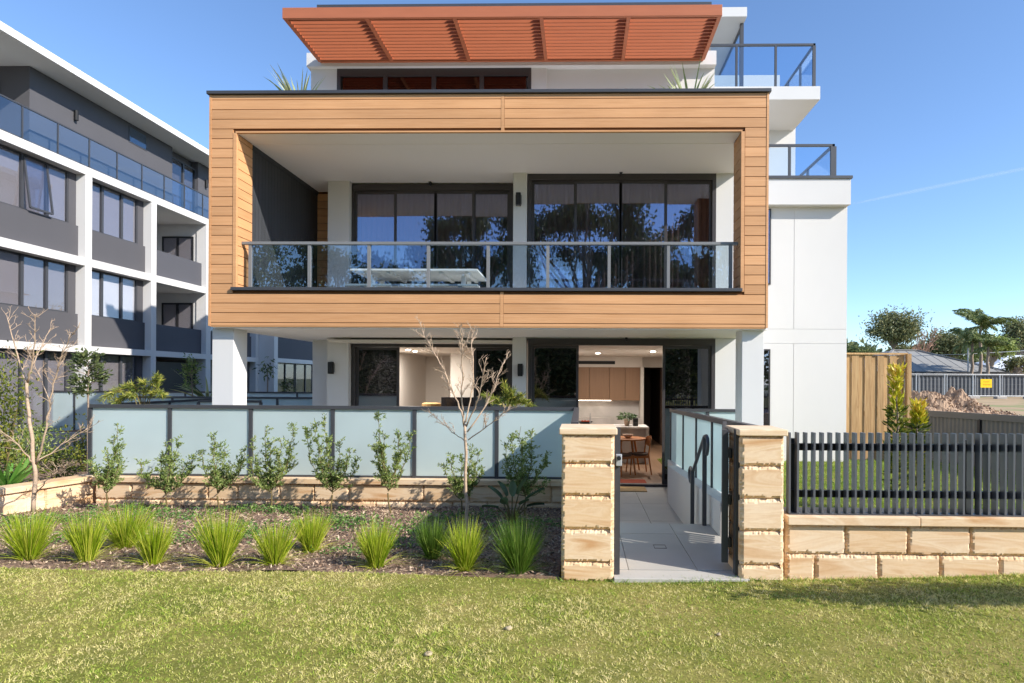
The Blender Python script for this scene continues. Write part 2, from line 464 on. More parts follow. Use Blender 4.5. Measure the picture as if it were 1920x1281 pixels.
M['mulch'] = mat('mulch_soil', srgb(120, 98, 82), .95, .35, 9, bump=.5, bscale=40, alt=srgb(138, 114, 92), altscale=7)
M['chips'] = leaf_mat('bark_chips', srgb(84, 66, 54), srgb(154, 128, 108), srgb(210, 188, 162), .0, .9)
M['lawn'] = grass_ground('lawn_soil', srgb(104, 110, 48), srgb(128, 126, 62), srgb(152, 138, 84))
M['grass'] = grass_mat('lawn_grass', .35)
M['grass2'] = leaf_mat('yard_grass', srgb(96, 128, 40), srgb(136, 166, 58), srgb(176, 190, 86), .4)
M['dirt'] = mat('bare_dirt', srgb(172, 146, 112), .95, .15, .5, bump=.3, bscale=6, alt=srgb(132, 136, 84), altscale=.25, altlo=.52, althi=.6)
M['spoil'] = mat('dirt_heap', srgb(164, 138, 114), .95, .25, 3.5, bump=.8, bscale=9)
M['asphalt'] = mat('asphalt', (.10, .10, .102), .85, .15, 3, bump=.2, bscale=150)
M['ground'] = mat('far_ground', srgb(112, 112, 72), .95, .2, .05)
M['paling'] = paling_mat('pine_palings')
M['colorbond'] = mat('grey_sheet_metal', srgb(112, 108, 104), .6, .05, 1, rnd=.05)
M['cbdark'] = mat('dark_sheet_metal', srgb(92, 94, 97), .6, .05, 1, rnd=.08)
M['roofgrey'] = mat('grey_roof_metal', srgb(142, 141, 138), .85, .06, .6, spec=.15)
M['rooflight'] = mat('pale_roof_metal', srgb(206, 210, 216), .5, .05, .6)
M['brick'] = mat('tan_brick', srgb(168, 142, 118), .9, .1, 4)
M['galv'] = mat('galvanised_steel', srgb(176, 178, 180), .45, .05, 3, metal=.3)
M['yellow'] = mat('yellow_sign_paint', srgb(240, 196, 0), .5, .03)
M['signred'] = mat('faded_sign_lettering', srgb(214, 156, 0), .6, .03)
M['bark'] = mat('grey_bark', srgb(150, 132, 116), .9, .25, 8, (1, 1, 5), bump=.3, bscale=40)
M['barktan'] = mat('pale_bark', srgb(182, 158, 134), .9, .22, 9, (1, 1, 4), bump=.2, bscale=40)
M['twig'] = mat('twig_bark', srgb(172, 134, 110), .9, .2, 9)
M['stem'] = mat('green_stem', srgb(110, 96, 60), .9, .2, 9)
M['leaf_shrub'] = leaf_mat('olive_leaf', srgb(84, 104, 48), srgb(132, 152, 78), srgb(192, 198, 132))
M['leaf_bush'] = leaf_mat('bush_leaf', srgb(52, 68, 26), srgb(98, 112, 40), srgb(160, 156, 62))
M['leaf_fine'] = leaf_mat('needle_leaf', srgb(84, 106, 40), srgb(142, 152, 62), srgb(204, 190, 96))
M['leaf_dark'] = leaf_mat('gum_leaf', srgb(60, 74, 48), srgb(98, 112, 68), srgb(146, 152, 96))
M['leaf_far'] = leaf_mat('far_leaf', srgb(88, 98, 66), srgb(126, 130, 88), srgb(176, 168, 116))
M['leaf_far2'] = leaf_mat('far_leaf_green', srgb(98, 114, 58), srgb(146, 160, 84), srgb(192, 196, 116))  # greener, paler leaf colours for one background tree
M['leaf_palm'] = leaf_mat('palm_leaf', srgb(76, 96, 56), srgb(118, 134, 80), srgb(186, 184, 124))
M['leaf_yel'] = leaf_mat('yellow_leaf', srgb(142, 148, 34), srgb(200, 196, 52), srgb(232, 196, 84))
M['leaf_strap'] = leaf_mat('strap_leaf', srgb(70, 116, 44), srgb(112, 164, 70), srgb(160, 196, 108))
M['leaf_bop'] = leaf_mat('paddle_leaf', srgb(48, 66, 44), srgb(76, 98, 66), srgb(112, 128, 92))
M['leaf_yucca'] = leaf_mat('yucca_leaf', srgb(112, 130, 84), srgb(158, 170, 116), srgb(206, 206, 158))
M['lomandra'] = leaf_mat('mat_rush_leaf', srgb(98, 130, 22), srgb(154, 176, 36), srgb(212, 206, 92), .35)
M['lomandra2'] = leaf_mat('dark_mat_rush_leaf', srgb(60, 92, 30), srgb(92, 126, 42), srgb(140, 160, 76), .35)
M['weed'] = leaf_mat('weed_leaf', srgb(66, 104, 44), srgb(98, 138, 62), srgb(148, 172, 96))
M['pot'] = mat('terracotta_pot', srgb(190, 160, 140), .8, .06)
M['rock'] = mat('pale_rock', srgb(176, 160, 128), .9, .1, 10)
# ================================================================== SETTING: ground sheets
def sheet(name, x0, x1, y0, y1, zf, mat, nx=2, ny=2):
    m = MB()
    m.grid(lambda u, v: (x0 + (x1 - x0) * u, y0 + (y1 - y0) * v, zf(x0 + (x1 - x0) * u, y0 + (y1 - y0) * v)), nx, ny)
    return tag(m.build(name, mat, smooth=True), kind='structure')

FLOOR = -0.41                                   # terrace and ground-floor level; the gate path is 0
def lawn_z(x, y):
    r = max(0.0, x - 2.0)
    return .012 * math.sin(x * 1.7 + y) + .012 * math.sin(y * 2.3 - x * .6) - .02 + min(.11, .045 * r) * max(0, min(1, (y - 2.5) / 2.3)) - .02 * max(0, 3.2 - y)
def bed_z(x, y): return -.02 - .16 * (y - 5) / 3.4 + .018 * math.sin(3.1 * x) * math.sin(2.7 * y + x)
def yard_z(x, y): return -.12

sheet('ground', -700, 700, -300, 1500, lambda x, y: -.62, M['ground'])
sheet('lawn', -24, 24, -3.4, 4.97, lawn_z, M['lawn'], 120, 40)
tag(MB().box(-60, 60, -12.5, -3.7, -.5, -.22).build('road', M['asphalt']), kind='structure')
tag(MB().box(-60, 60, -3.7, -3.42, -.5, -.08).build('kerb', M['concrete'], bevel=.03), kind='structure')
sheet('roadside_verge', -60, 60, -40, -12.6, lambda x, y: -.1, M['lawn'])
sheet('garden_bed', -9.5, -.17, 5.0, 8.34, bed_z, M['mulch'], 90, 40)
sheet('planting_ground', -16.5, -7.05, 8.3, 24, lambda x, y: -.05 + .03 * math.sin(x * 2 + y), M['mulch'], 12, 12)
sheet('yard_lawn', 1.72, 9.6, 5.3, 13.2, yard_z, M['lawn'], 20, 20)
sheet('vacant_lot', 8.0, 90, 5.2, 58, lambda x, y: -.12 + max(0, y - 13) * .0094, M['dirt'], 60, 40)
# terrace and path paving
def paving(name, x0, x1, y0, y1, z, tw, th, offx=0.0):
    m = MB(); g = .003
    m.box(x0, x1, y0, y1, z - .12, z - .012, rnd=0)
    xs = [x0] + [x for x in np.arange(math.ceil((x0 - offx) / tw) * tw + offx, x1, tw) if x0 + .01 < x < x1 - .01] + [x1]
    ys = [y0] + [y for y in np.arange(y0 + th, y1 - .01, th)] + [y1]
    for i in range(len(xs) - 1):
        for j in range(len(ys) - 1):
            m.box(xs[i] + g, xs[i + 1] - g, ys[j] + g, ys[j + 1] - g, z - .012, z)
    return tag(m.build(name, M['tile']), kind='structure')
paving('terrace_paving', -6.9, 3.6, 7.40, 12.3, FLOOR, .6, 1.2, 1.03)
paving('gate_path', -.02, 1.49, 5.12, 6.77, 0.0, .6, 1.2, 1.03)
tag(MB().box(.29, 1.42, 4.90, 5.12, -.35, -.004).build('path_threshold', M['tile'], bevel=.006), kind='structure')
st = MB()
for k, (a, b) in enumerate(((6.77, 7.07), (7.07, 7.40))):
    st.box(-.02, 1.49, a, b, FLOOR - .1, -.137 * (k + 1))
tag(st.build('path_steps', M['tile']), kind='structure')
tag(MB().box(-9.4, -.17, 4.968, 4.984, -.2, -.02).build('lawn_edging', M['mulch']), kind='structure')

# ================================================================== MAIN BUILDING
YF = 9.45                                        # front of the timber frame
YR, YL = 11.34, 11.85                            # right and left glazing lines
bld = thing('apartment_building', (0, 12, FLOOR), 'white three storey apartment building with a golden timber look balcony frame and rust slatted awning', 'building')
FX0, FX1 = Xp(390, YF), Xp(1439, YF)
FZ1, FZ0 = Zp(176, YF, 915), Zp(613, YF, 915)
OX0, OX1 = Xp(441, YF), Xp(1388, YF)
OZ1, OZ0 = Zp(248, YF, 915), Zp(546, YF, 915)
FD = .46                                         # frame depth
PITCH = 18.35 * YF / F
SOF2 = OZ1 - .01                                 # upper soffit
SOF1 = FZ0 - .03                                 # lower soffit
FL1 = OZ0 - .17                                  # balcony floor

# --- timber frame
m = MB()
core = .02
m.box(FX0 + .02, FX1 - .02, YF + core, YF + FD, OZ1 + .03, FZ1 - .006, rnd=0)
m.box(FX0 + .02, FX1 - .02, YF + core, YF + FD, FZ0 + .006, OZ0 - .006, rnd=0)
m.box(FX0 + .02, OX0 - .012, YF + core, YF + FD, OZ0 - .006, OZ1 + .012, rnd=0)
m.box(OX1 + .012, FX1 - .02, YF + core, YF + FD, OZ0 - .006, OZ1 + .012, rnd=0)
frame = m.build('timber_frame', M['cladgap'], bld)
b = MB()
gap = .0055
JX = Xp(940, YF)                                 # the joint strip
zline = [FZ1 - 9.5 * YF / F]
while zline[-1] - PITCH > FZ0 - .02: zline.append(zline[-1] - PITCH)
edges = [FZ1] + [z for z in zline] + [FZ0]
TR = 4.5 * YF / F
for i in range(len(edges) - 1):
    z1, z0 = edges[i] - gap, edges[i + 1] + gap
    if z1 - z0 < .02: continue
    zc = (z0 + z1) / 2
    if zc > OZ1 + .01 or zc < OZ0 - .02:
        if zc > OZ1: z0 = max(z0, OZ1 + .03)
        else: z1 = min(z1, OZ0 - .03)
        b.box(FX0 + TR, JX - .03, YF, YF + core + .004, z0, z1)
        b.box(JX + .03, FX1 - TR, YF, YF + core + .004, z0, z1)
    else:
        b.box(FX0 + TR, OX0 - TR - .02, YF, YF + core + .004, z0, z1)
        b.box(OX1 + TR + .02, FX1 - TR, YF, YF + core + .004, z0, z1)
    if OZ0 - .05 < zc < OZ1:
        zz0, zz1 = max(z0, OZ0 + .0), min(z1, OZ1 - .012)
        b.box(OX0 - .012, OX0 + .004, YF + .05, YF + FD, zz0, zz1)      # reveals
        b.box(OX1 - .004, OX1 + .012, YF + .05, YF + FD, zz0, zz1)
    b.box(FX0, FX0 + .021, YF + .05, YF + FD, z0, z1); b.box(FX1 - .021, FX1, YF + .05, YF + FD, z0, z1)
# trim strips
b.box(FX0, FX0 + TR - .004, YF - .006, YF + .046, FZ0, FZ1); b.box(FX1 - TR + .004, FX1, YF - .006, YF + .046, FZ0, FZ1)
b.box(OX0 - TR - .012, OX0 + .004, YF - .006, YF + .046, OZ0 - .0, OZ1 + .0); b.box(OX1 - .004, OX1 + TR + .012, YF - .006, YF + .046, OZ0, OZ1)
b.box(OX0 - .012, OX1 + .012, YF - .006, YF + .04, OZ1 + .0005, OZ1 + .024)
b.box(JX - .026, JX + .026, YF - .003, YF + .02, OZ1 + .024, FZ1 - .004); b.box(JX - .026, JX + .026, YF - .003, YF + .02, FZ0 + .004, OZ0 - .01)
b.box(FX0 + .03, FX1 - .03, YF + .003, YF + .05, FZ0 - .012, FZ0)
b.build('cladding', M['clad'], frame)
m = MB(); m.box(FX0 - .03, FX1 + .03, YF - .04, YF + .62, FZ1 + .002, FZ1 + .055)
m.build('parapet_cap', M['darkmetal'], frame, bevel=.004)
m = MB(); m.box(Xp(434, YF), Xp(1390, YF), YF - .045, YF + .42, OZ0, OZ0 + .052)
m.build('sill_cap', M['darkmetal'], frame, bevel=.004)

# --- slabs, soffits, walls
m = MB()
m.box(FX0 + .06, FX1 - .06, YF + FD, 30, OZ1 + .25, OZ1 + .30)                       # roof deck
m.box(OX0 - .3, 3.0, YF + FD + .002, 13, OZ1 - .008, OZ1 + .26); m.box(OX0 + .005, OX1 - .005, YF + .041, YF + FD + .001, OZ1 - .003, OZ1 + .029)                      # upper soffit
m.build('roof_slab', M['soffit'], bld)
m = MB()
m.box(FX0 + .06, 3.0, YF + .03, 13, SOF1, FZ0 - .013)
m.box(FX0 + .06, 3.0, YF + FD + .002, YL + .15, FZ0 - .013, FL1)
m.build('balcony_slab', M['soffit'], bld)
m = MB(); m.box(FX0 + .06, FX1 - .06, YF + .05, YF + .6, OZ1 + .04, FZ1 - .001); m.build('parapet', M['render'], bld)

DL0, DL1 = Xp(655, YL), Xp(960, YL)
DR0, DR1 = Xp(988, YR), Xp(1341, YR)
CW0, CW1 = Xp(960.5, YR - .06), Xp(986, YR - .06)
CL0, CL1 = Xp(613, YL - .12), Xp(653, YL - .12)
ZG = Zp(639, YL, 810)                                                          # ground door head
w = MB()
for (z0, z1) in ((FLOOR, SOF1 + .001), (FL1, SOF2 + .005)):
    w.box(CW0, CW1, YR - .06, YL + .25, z0, z1)                                 # centre pier
    w.box(CL0, CL1, YL - .12, YL + .3, z0, z1)                                  # left pier
    w.box(DR1, 3.0, YR, YR + .25, z0, z1)                                       # right end
    w.box(CL1, DL0, YL + .02, YL + .25, z0, z1)
w.box(-5.72, CL0 - .12, 12.42, 12.7, FLOOR, SOF1 + .001)                        # recessed wall left of the pier
w.box(CL0 - .12, CL0, 12.3, 12.42, FLOOR, SOF1 + .001)
w.box(DL0, DL1, YL + .02, YL + .25, ZG + .0, SOF1 + .001)
w.box(DR0, DR1, YR + .02, YR + .25, Zp(635, YR, 1165), SOF1 + .001)
w.build('wall', M['render'], bld)
# body behind (blocks light, casts the building's shadow)
w = MB()
w.box(2.75, 3.0, YR + .25, 13.0, FLOOR, 5.88)                                    # return to the right wing
w.box(3.0, Xp(1587, 13.0), 13.0, 13.25, FLOOR, Zp(380, 13, 1500))               # right wing front wall
w.box(Xp(1587, 13.0) - .25, Xp(1587, 13.0), 13.25, 30, FLOOR, Zp(335, 13, 1500))
w.box(3.0, Xp(1489, 16.2), 16.2, 16.5, 3.6, Zp(160, 14.4, 1400) - .1)
w.box(Xp(1489, 16.2) - .25, Xp(1489, 16.2), 16.5, 30, 3.6, Zp(160, 14.4, 1400) - .1)
w.box(3.0, 5.6, 13.25, 30, 3.55, 3.75)
w.box(-5.72, -5.47, 12.7, 30, FLOOR, OZ1 + .25)
w.box(-5.72, 5.6, 29.8, 30, FLOOR, 8.3)
w.build('side_wall', M['render'], bld)
# expression joints on the right wing wall: raised bands with fine gaps
w = MB(); yj = 12.994
for (a, c, zz0, zz1) in ((3.02, Xp(1487, 13), Zp(618, 13, 1500) + .012, Zp(392, 13, 1500)), (Xp(1487, 13) + .012, Xp(1587, 13) - .002, Zp(618, 13, 1500) + .012, Zp(392, 13, 1500)),
                         (3.02, Xp(1587, 13) - .002, Zp(644, 13, 1500), Zp(618, 13, 1500)),
                         (3.02, Xp(1487, 13), FLOOR, Zp(644, 13, 1500) - .012), (Xp(1487, 13) + .012, Xp(1587, 13) - .002, FLOOR, Zp(644, 13, 1500) - .012)):
    w.box(a, c, yj, 13.0, zz0, zz1)
w.build('wall_panel', M['render'], bld)
# slit windows
for (z0, z1) in ((Zp(806, 13, 1438), Zp(655, 13, 1438)), (Zp(534, 13, 1440), Zp(392, 13, 1440))):
    x0, x1 = Xp(1429, 13), Xp(1443.5, 13)
    f = MB()
    for (a, c, d, e) in ((x0, x0 + .03, z0, z1), (x1 - .03, x1, z0, z1), (x0 + .03, x1 - .03, z0, z0 + .03), (x0 + .03, x1 - .03, z1 - .03, z1)):
        f.box(a, c, 12.975, 12.993, d, e)
    fo = f.build('window', M['bronze'], bld)
    MB().box(x0 + .03, x1 - .03, 12.985, 12.991, z0 + .03, z1 - .03).build('pane', M['glass'], fo)
    MB().box(x0 + .03, x1 - .03, 12.9912, 12.9925, z0 + .03, z1 - .03).build('blind', M['bronze'], fo)
# columns under the frame
for (px0, px1) in ((397.5, 437.5), (1391, 1432)):
    x0, x1 = Xp(px0, 9.6), Xp(px1, 9.6)
    MB().box(x0, x1, 9.6, 10.0, FLOOR, SOF1 - .0005).build('column', M['render'], bld, bevel=.006)
# dark side screen on the left of the balcony and the wood end panel
m = MB()
for y in np.arange(YF + FD + .01, 12.45, .105):
    m.box(OX0 - .05, OX0 - .005, y, y + .098, FL1, SOF2 - .08)
m.box(OX0 - .08, OX0 - .05, YF + FD + .01, 12.5, FL1, SOF2); m.box(OX0 - .05, OX0 + .012, YF + FD + .01, 12.5, SOF2 - .08, SOF2 - .002)
m.build('side_screen', M['darkclad'], bld)
m = MB()
for z in np.arange(FL1, SOF2 - .05, PITCH): m.box(OX0 + .0, CL0 - .01, 12.40, 12.43, z + gap, min(z + PITCH - gap, SOF2 - .01))
wp = m.build('end_panel', M['clad'], bld)
MB().box(OX0 - .05, CL0, 12.425, 12.5, FL1, SOF2 - .003).build('backing', M['cladgap'], wp)

# --- sliding doors
def pleats(mb, x0, x1, y, z0, z1, amp=.03, per=.11, drop=None):
    n = max(8, int((x1 - x0) / per * 8))
    ph = random.random() * 6
    mb.grid(lambda u, v: (x0 + (x1 - x0) * u, y + amp * 1.5 * math.sin(2 * math.pi * (x1 - x0) * u / per + ph + .8 * math.sin(5 * u + ph)) * (.55 + .45 * (1 - v)), z0 + (z1 - z0) * v), n, 6)

def sliding_door(x0, x1, z0, z1, y, divs, glassmat, head=.13, jamb=.07, skip=(), curt=None, blind=None):
    """divs: stile centre lines between the sashes"""
    f = MB()
    f.box(x0, x1, y, y + .12, z1 - head, z1)
    f.box(x0, x0 + jamb, y, y + .12, z0 + .05, z1 - head); f.box(x1 - jamb, x1, y, y + .12, z0 + .05, z1 - head)
    f.box(x0, x1, y, y + .12, z0, z0 + .05)
    xs = [x0 + jamb] + list(divs) + [x1 - jamb]
    for i in range(len(xs) - 1):
        if i in skip: continue
        yy = y + (.05 if i in (0, len(xs) - 2) else .015)
        a, c = xs[i] - (.02 if i else 0), xs[i + 1] + (.02 if i < len(xs) - 2 else 0)
        s_ = .05
        f.box(a, a + s_, yy, yy + .034, z0 + .05, z1 - head - .003); f.box(c - s_, c, yy, yy + .034, z0 + .05, z1 - head - .003)
        f.box(a + s_, c - s_, yy, yy + .034, z1 - head - .06, z1 - head - .003); f.box(a + s_, c - s_, yy, yy + .034, z0 + .05, z0 + .13)
    o = f.build('sliding_door', M['bronze'], bld)
    for i in range(len(xs) - 1):
        if i in skip: continue
        yy = y + (.05 if i in (0, len(xs) - 2) else .015)
        a, c = xs[i] - (.02 if i else 0), xs[i + 1] + (.02 if i < len(xs) - 2 else 0)
        MB().box(a + .048, c - .048, yy + .013, yy + .021, z0 + .128, z1 - head - .058).build('pane', glassmat, o)
    if curt:
        c = MB()
        for (a, e, zz) in curt: pleats(c, a, e, y + .32, z0 + .03, zz)
        c.build('curtain', M['curtain'], o, smooth=True)
    return o

zt = Zp(345, YL, 810)
dl = [Xp(p, YL) for p in (738.5, 814.5, 886)]
sliding_door(DL0, DL1, FL1, zt, YL, dl, M['glass'], curt=[(DL0 + .1, DL1 - .05, zt - .1)])
zt2 = Zp(325, YR, 1165)
dr = [Xp(p, YR) for p in (1077, 1162, 1247)]
sliding_door(DR0, DR1, FL1, zt2, YR, dr, M['glass'], curt=[(DR0 + .1, DR1 - .05, zt2 - .1)])
zg = ZG
gl = [Xp(p, YL) for p in (745, 889)]
sliding_door(DL0 + .05, DL1, FLOOR, zg, YL, gl, M['glassdoor'], skip=(1,))
zg2 = Zp(635, YR, 1165)
gr = [Xp(p, YR) for p in (1083, 1245)]
sliding_door(DR0 + .02, DR1, FLOOR, zg2, YR, gr, M['glassdoor'], skip=(1,), curt=[(Xp(1300, YR), Xp(1335, YR), zg2 - .1)])
# small sensors on the door heads
for (px, py, y) in ((808, 346, YL), (1164, 326, YR), (1174, 637, YR)):
    x, z = P(px, py, y)
    MB().box(x - .02, x + .02, y - .07, y, z - .03, z + .05).box(x - .03, x + .03, y - .09, y - .05, z - .005, z + .02).build('door_sensor', M['blackmetal'], bld)
# wall lights
for (px, py, y) in ((972.5, 375, YR - .06), (976, 694, YR - .06), (622, 690, YL - .12)):
    x, z = P(px, py, y)
    lo = MB().box(x - .045, x + .045, y - .09, y - .001, z - .12, z + .12).build('wall_light', M['black'], bld, bevel=.004)
    MB().box(x - .03, x + .03, y - .082, y - .01, z - .1215, z - .119).box(x - .06, x + .06, y - .012, y, z - .09, z + .09).build('lens', M['railmetal'], lo)

# --- balcony balustrade
YB = 9.62
xs = [Xp(p, YB) for p in (468, 579, 690.5, 802, 914, 1026, 1141, 1252, 1369)]
zr = Zp(456, YB, 915); zb = OZ0 + .052
m = MB(); m.box(OX0 + .005, OX1 - .005, YB - .025, YB + .045, zr - .03, zr + .018)
bal = m.build('balustrade', M['railmetal'], bld, bevel=.004)
for i, x in enumerate(xs): MB().box(x - .025, x + .025, YB - .012, YB + .04, zb, zr - .03).build('baluster_post', M['railmetal'], bal)
m = MB(); m.box(OX0 + .01, OX1 - .01, YB + .0, YB + .03, zb + .002, zb + .03); m.build('bottom_rail', M['darkmetal'], bal)
for i in range(len(xs) - 1):
    MB().box(xs[i] + .026, xs[i + 1] - .026, YB + .01, YB + .02, zb + .03, zr - .031).build('glass_panel', M['balglass'], bal)

# --- upper floor box (dark rooms behind the glass)
m = MB()
m.box(-4.9, 2.7, 15.5, 15.6, FL1, SOF2); m.box(-5.0, -4.9, 12.2, 15.5, FL1, SOF2); m.box(2.7, 2.74, 11.7, 15.5, FL1, SOF2)
m.box(-4.9, 2.7, YL + .26, 15.5, FL1 - .08, FL1 - .02); m.box(-4.9, 2.7, YL + .26, 15.5, SOF2 - .02, SOF2 + .02)
m.build('room_wall', M['inwall'], bld)

# --- second floor (set back)
Y3, Z3 = 12.3, OZ1 + .30
WX0, WX1 = Xp(629, Y3), Xp(993, Y3)
zt3 = Zp(127, Y3, 810); ztop = Zp(112, Y3, 900)
w = MB()
w.box(Xp(580, Y3), WX0, Y3, Y3 + .25, Z3, ztop); w.box(WX1, Xp(1022, Y3), Y3, Y3 + .25, Z3, ztop); w.box(WX0, WX1, Y3, Y3 + .25, zt3, ztop)
w.box(Xp(1022, Y3), Xp(1338, Y3), Y3 + .06, Y3 + .3, Z3, ztop - .01)
w.box(Xp(580, Y3), Xp(580, Y3) + .25, Y3 + .25, 30, Z3, 8.3); w.box(Xp(1338, Y3) - .25, Xp(1338, Y3), Y3 + .3, 16, Z3, 8.5)
w.build('upper_wall', M['render'], bld)
f = MB(); fr = .07
f.box(WX0, WX1, Y3 - .01, Y3 + .1, zt3 - .17, zt3); f.box(WX0, WX0 + fr, Y3 - .01, Y3 + .1, Z3, zt3 - .17); f.box(WX1 - fr, WX1, Y3 - .01, Y3 + .1, Z3, zt3 - .17)
d3 = [Xp(p, Y3) for p in (719, 810, 900)]
for x in d3: f.box(x - .045, x + .045, Y3 + .0, Y3 + .08, Z3, zt3 - .17)
wo = f.build('sliding_door', M['bronze'], bld)
e3 = [WX0 + fr] + d3 + [WX1 - fr]
for i in range(4): MB().box(e3[i] + .04, e3[i + 1] - .04, Y3 + .03, Y3 + .04, Z3, zt3 - .18).build('pane', M['darkglass'], wo)
c = MB(); pleats(c, WX0, WX1, Y3 + .35, Z3, zt3); c.build('curtain', M['curtain'], wo, smooth=True)
MB().box(WX0 - .2, WX1 + .2, 14.4, 14.5, Z3, zt3 + .1).box(WX0 - .2, WX1 + .2, Y3 + .26, 14.4, zt3 + .02, zt3 + .08).build('room_wall', M['inwall'], bld)
m = MB(); m.box(Xp(580, Y3) - .05, Xp(1340, 12.2), 12.2, 30, Zp(121, 12.2, 1330), Zp(95, 12.2, 1330)); m.build('roof_slab', M['render'], bld)

# --- pergola awning
YP0, YP1 = 10.65, 12.2
pz1, pz0 = Zp(11.5, YP0, 940), Zp(31.5, YP0, 940)
px0, px1 = Xp(525.5, YP0), Xp(1350.5, YP0)
m = MB()
m.box(px0, px1, YP0, YP0 + .06, pz0, pz1); m.box(px0 + .02, px1 - .02, YP1 - .06, YP1 - .003, pz0 + .01, pz1 - .04)
perg = m.build('slatted_awning', M['pergola'], bld, bevel=.003)
for p in (525.5, 682, 847, 1011, 1175.5, 1350.5):
    x = Xp(p, YP0); x = min(max(x, px0 + .035), px1 - .035)
    MB().box(x - .035, x + .035, YP0 + .061, YP1 - .061, pz0 + .004, pz1 - .03).build('beam', M['pergola'], perg)
m = MB(); n = 13
for k in range(n):
    y = YP0 + .10 + (YP1 - YP0 - .22) * k / (n - 1)
    z = (pz0 + pz1) / 2 - .02
    m.prism([(y, pz0 + .012), (y + .02, pz0 + .012), (y + .024, pz0 + .135), (y + .004, pz0 + .135)], 'x', px0 + .07, px1 - .07)
m.build('slats', M['pergola'], perg)
# --- top floor
YT = 15.8
tz0, tz1 = Zp(31, YT, 1375), Zp(13.5, YT, 1375)
m = MB(); m.box(-7.2, Xp(1397, YT), YT, 30, tz0, tz1); m.build('top_roof', M['render'], bld)
m = MB(); m.box(-7.2, Xp(1330, YT), YT - .03, YT + .3, tz1, Zp(7.5, YT, 960)); m.build('roof_cap', M['darkmetal'], bld)
m = MB(); m.box(-6.3, 3.2, 19.3, 19.5, 8.3, tz0); m.box(-6.3, -6.1, 16.2, 30, 8.3, tz0); m.box(-6.3, 3.0, 16.6, 16.8, 8.3, 9.0)
m.box(3.2, 4.3, 19.4, 19.6, 8.3, tz0); m.build('top_wall', M['render'], bld)
f = MB(); gx = Xp(1391, 16.1)
f.box(gx - .09, gx, 16.1, 16.2, Zp(160, 14.4, 1400), tz0 - .001); f.box(gx - .05, gx, 16.2, 19.4, tz0 - .06, tz0 - .001)
go = f.build('glass_screen', M['darkmetal'], bld)
MB().box(gx - .035, gx - .02, 16.2, 19.4, 8.85, tz0 - .06).build('pane', M['bluglass'], go)
# upper right balcony
YC = 14.4
cz1, cz0 = Zp(162, YC, 1480), Zp(186.5, YC, 1480)
m = MB(); m.box(2.85, Xp(1535, YC), YC, 20, cz0, cz1); m.build('upper_balcony_slab', M['render'], bld)
m = MB(); m.box(2.9, 5.66, 16.9, 17.05, cz0 + .02, Zp(141, 16.9, 1440)); m.build('upstand', M['render'], bld)
def rail_set(name, pts, ztop, zbot, posts, glass, pw=.05):
    """pts: plan polyline; posts: list of (x, y)"""
    m = MB()
    for a, c in zip(pts[:-1], pts[1:]):
        d = (Vector((c[0], c[1], 0)) - Vector((a[0], a[1], 0))).normalized() * .025
        m.beam((a[0] - d.x, a[1] - d.y, ztop - .025), (c[0] + d.x, c[1] + d.y, ztop - .025), .05, .05)
    o = m.build(name, M['darkmetal'], bld)
    for (x, y, wd) in posts: MB().box(x - wd / 2, x + wd / 2, y - .025, y + .025, zbot, ztop - .051).build('baluster_post', M['darkmetal'], o)
    for a, c in zip(pts[:-1], pts[1:]):
        MB().beam((a[0], a[1], (zbot + ztop) / 2 - .02), (c[0], c[1], (zbot + ztop) / 2 - .02), .012, ztop - zbot - .1).build('glass_panel', glass, o)
    return o
cx = Xp(1523, YC + .1)
rail_set('upper_balustrade', [(Xp(1330, YC + .1), YC + .1), (cx, YC + .1), (cx, 17.6)], Zp(83, YC + .1, 1430), cz1,
         [(Xp(1377.5, YC + .1), YC + .1, .05), (Xp(1451, YC + .1), YC + .1, .05), (cx, YC + .1, .07), (cx, 15.4, .05), (cx, 16.3, .05)], M['bluglass'])
# lower right balcony box
YX = 12.80
bz1, bz0 = Zp(335, YX, 1520), Zp(383.5, YX, 1520)
m = MB(); m.box(2.76, Xp(1593.5, YX), YX, 16.2, bz0, bz1); m.build('balcony_box', M['render'], bld)
m = MB(); m.box(2.76, Xp(1596, YX), YX - .03, YX + .2, bz1, Zp(330, YX, 1520)); m.build('parapet_cap', M['darkmetal'], bld)
cx = Xp(1560, YX + .15)
rail_set('corner_balustrade', [(3.05, YX + .15), (cx, YX + .15), (cx, 16.1)], Zp(271, YX + .15, 1500), Zp(330, YX, 1520),
         [(Xp(1478, YX + .15), YX + .15, .05), (cx, YX + .15, .12), (cx, 14.4, .05)], M['bluglass'])

# --- ground floor interior
YB2 = 18.5
FC = 2.36
m = MB()
m.box(-4.9, 1.92, YB2, YB2 + .15, FLOOR, FC); m.box(1.92, 2.75, YB2, YB2 + .15, 2.05, FC)
m.box(-5.0, -4.9, 12.2, YB2, FLOOR, FC); m.box(2.72, 2.75, YR + .3, YB2, FLOOR, FC)
m.box(-5.0, 2.75, YR + .2, YB2, FC, FC + .06)
m.box(-3.6, -.9, 16.2, 16.3, FLOOR, FC)                                         # living room wall
m.box(-.95, -.85, 14.6, 16.3, FLOOR, FC)
m.build('room_wall', M['inwall'], bld)
m = MB()
for x in np.arange(-5.0, 2.75, .18): m.box(x + .001, x + .179, YR + .13, 21.5, FLOOR - .03, FLOOR + .004)
m.build('timber_flooring', M['floorwood'], bld)
m = MB(); m.box(1.92, 2.0, YB2 + .15, 21.5, FLOOR, 2.05); m.box(2.55, 2.65, YB2 + .15, 21.5, FLOOR, 2.05); m.box(2.0, 2.55, 21.4, 21.5, FLOOR, 2.05); m.box(1.92, 2.65, YB2 + .15, 21.5, 2.05, 2.1)
m.build('hallway', M['walnut'], bld)
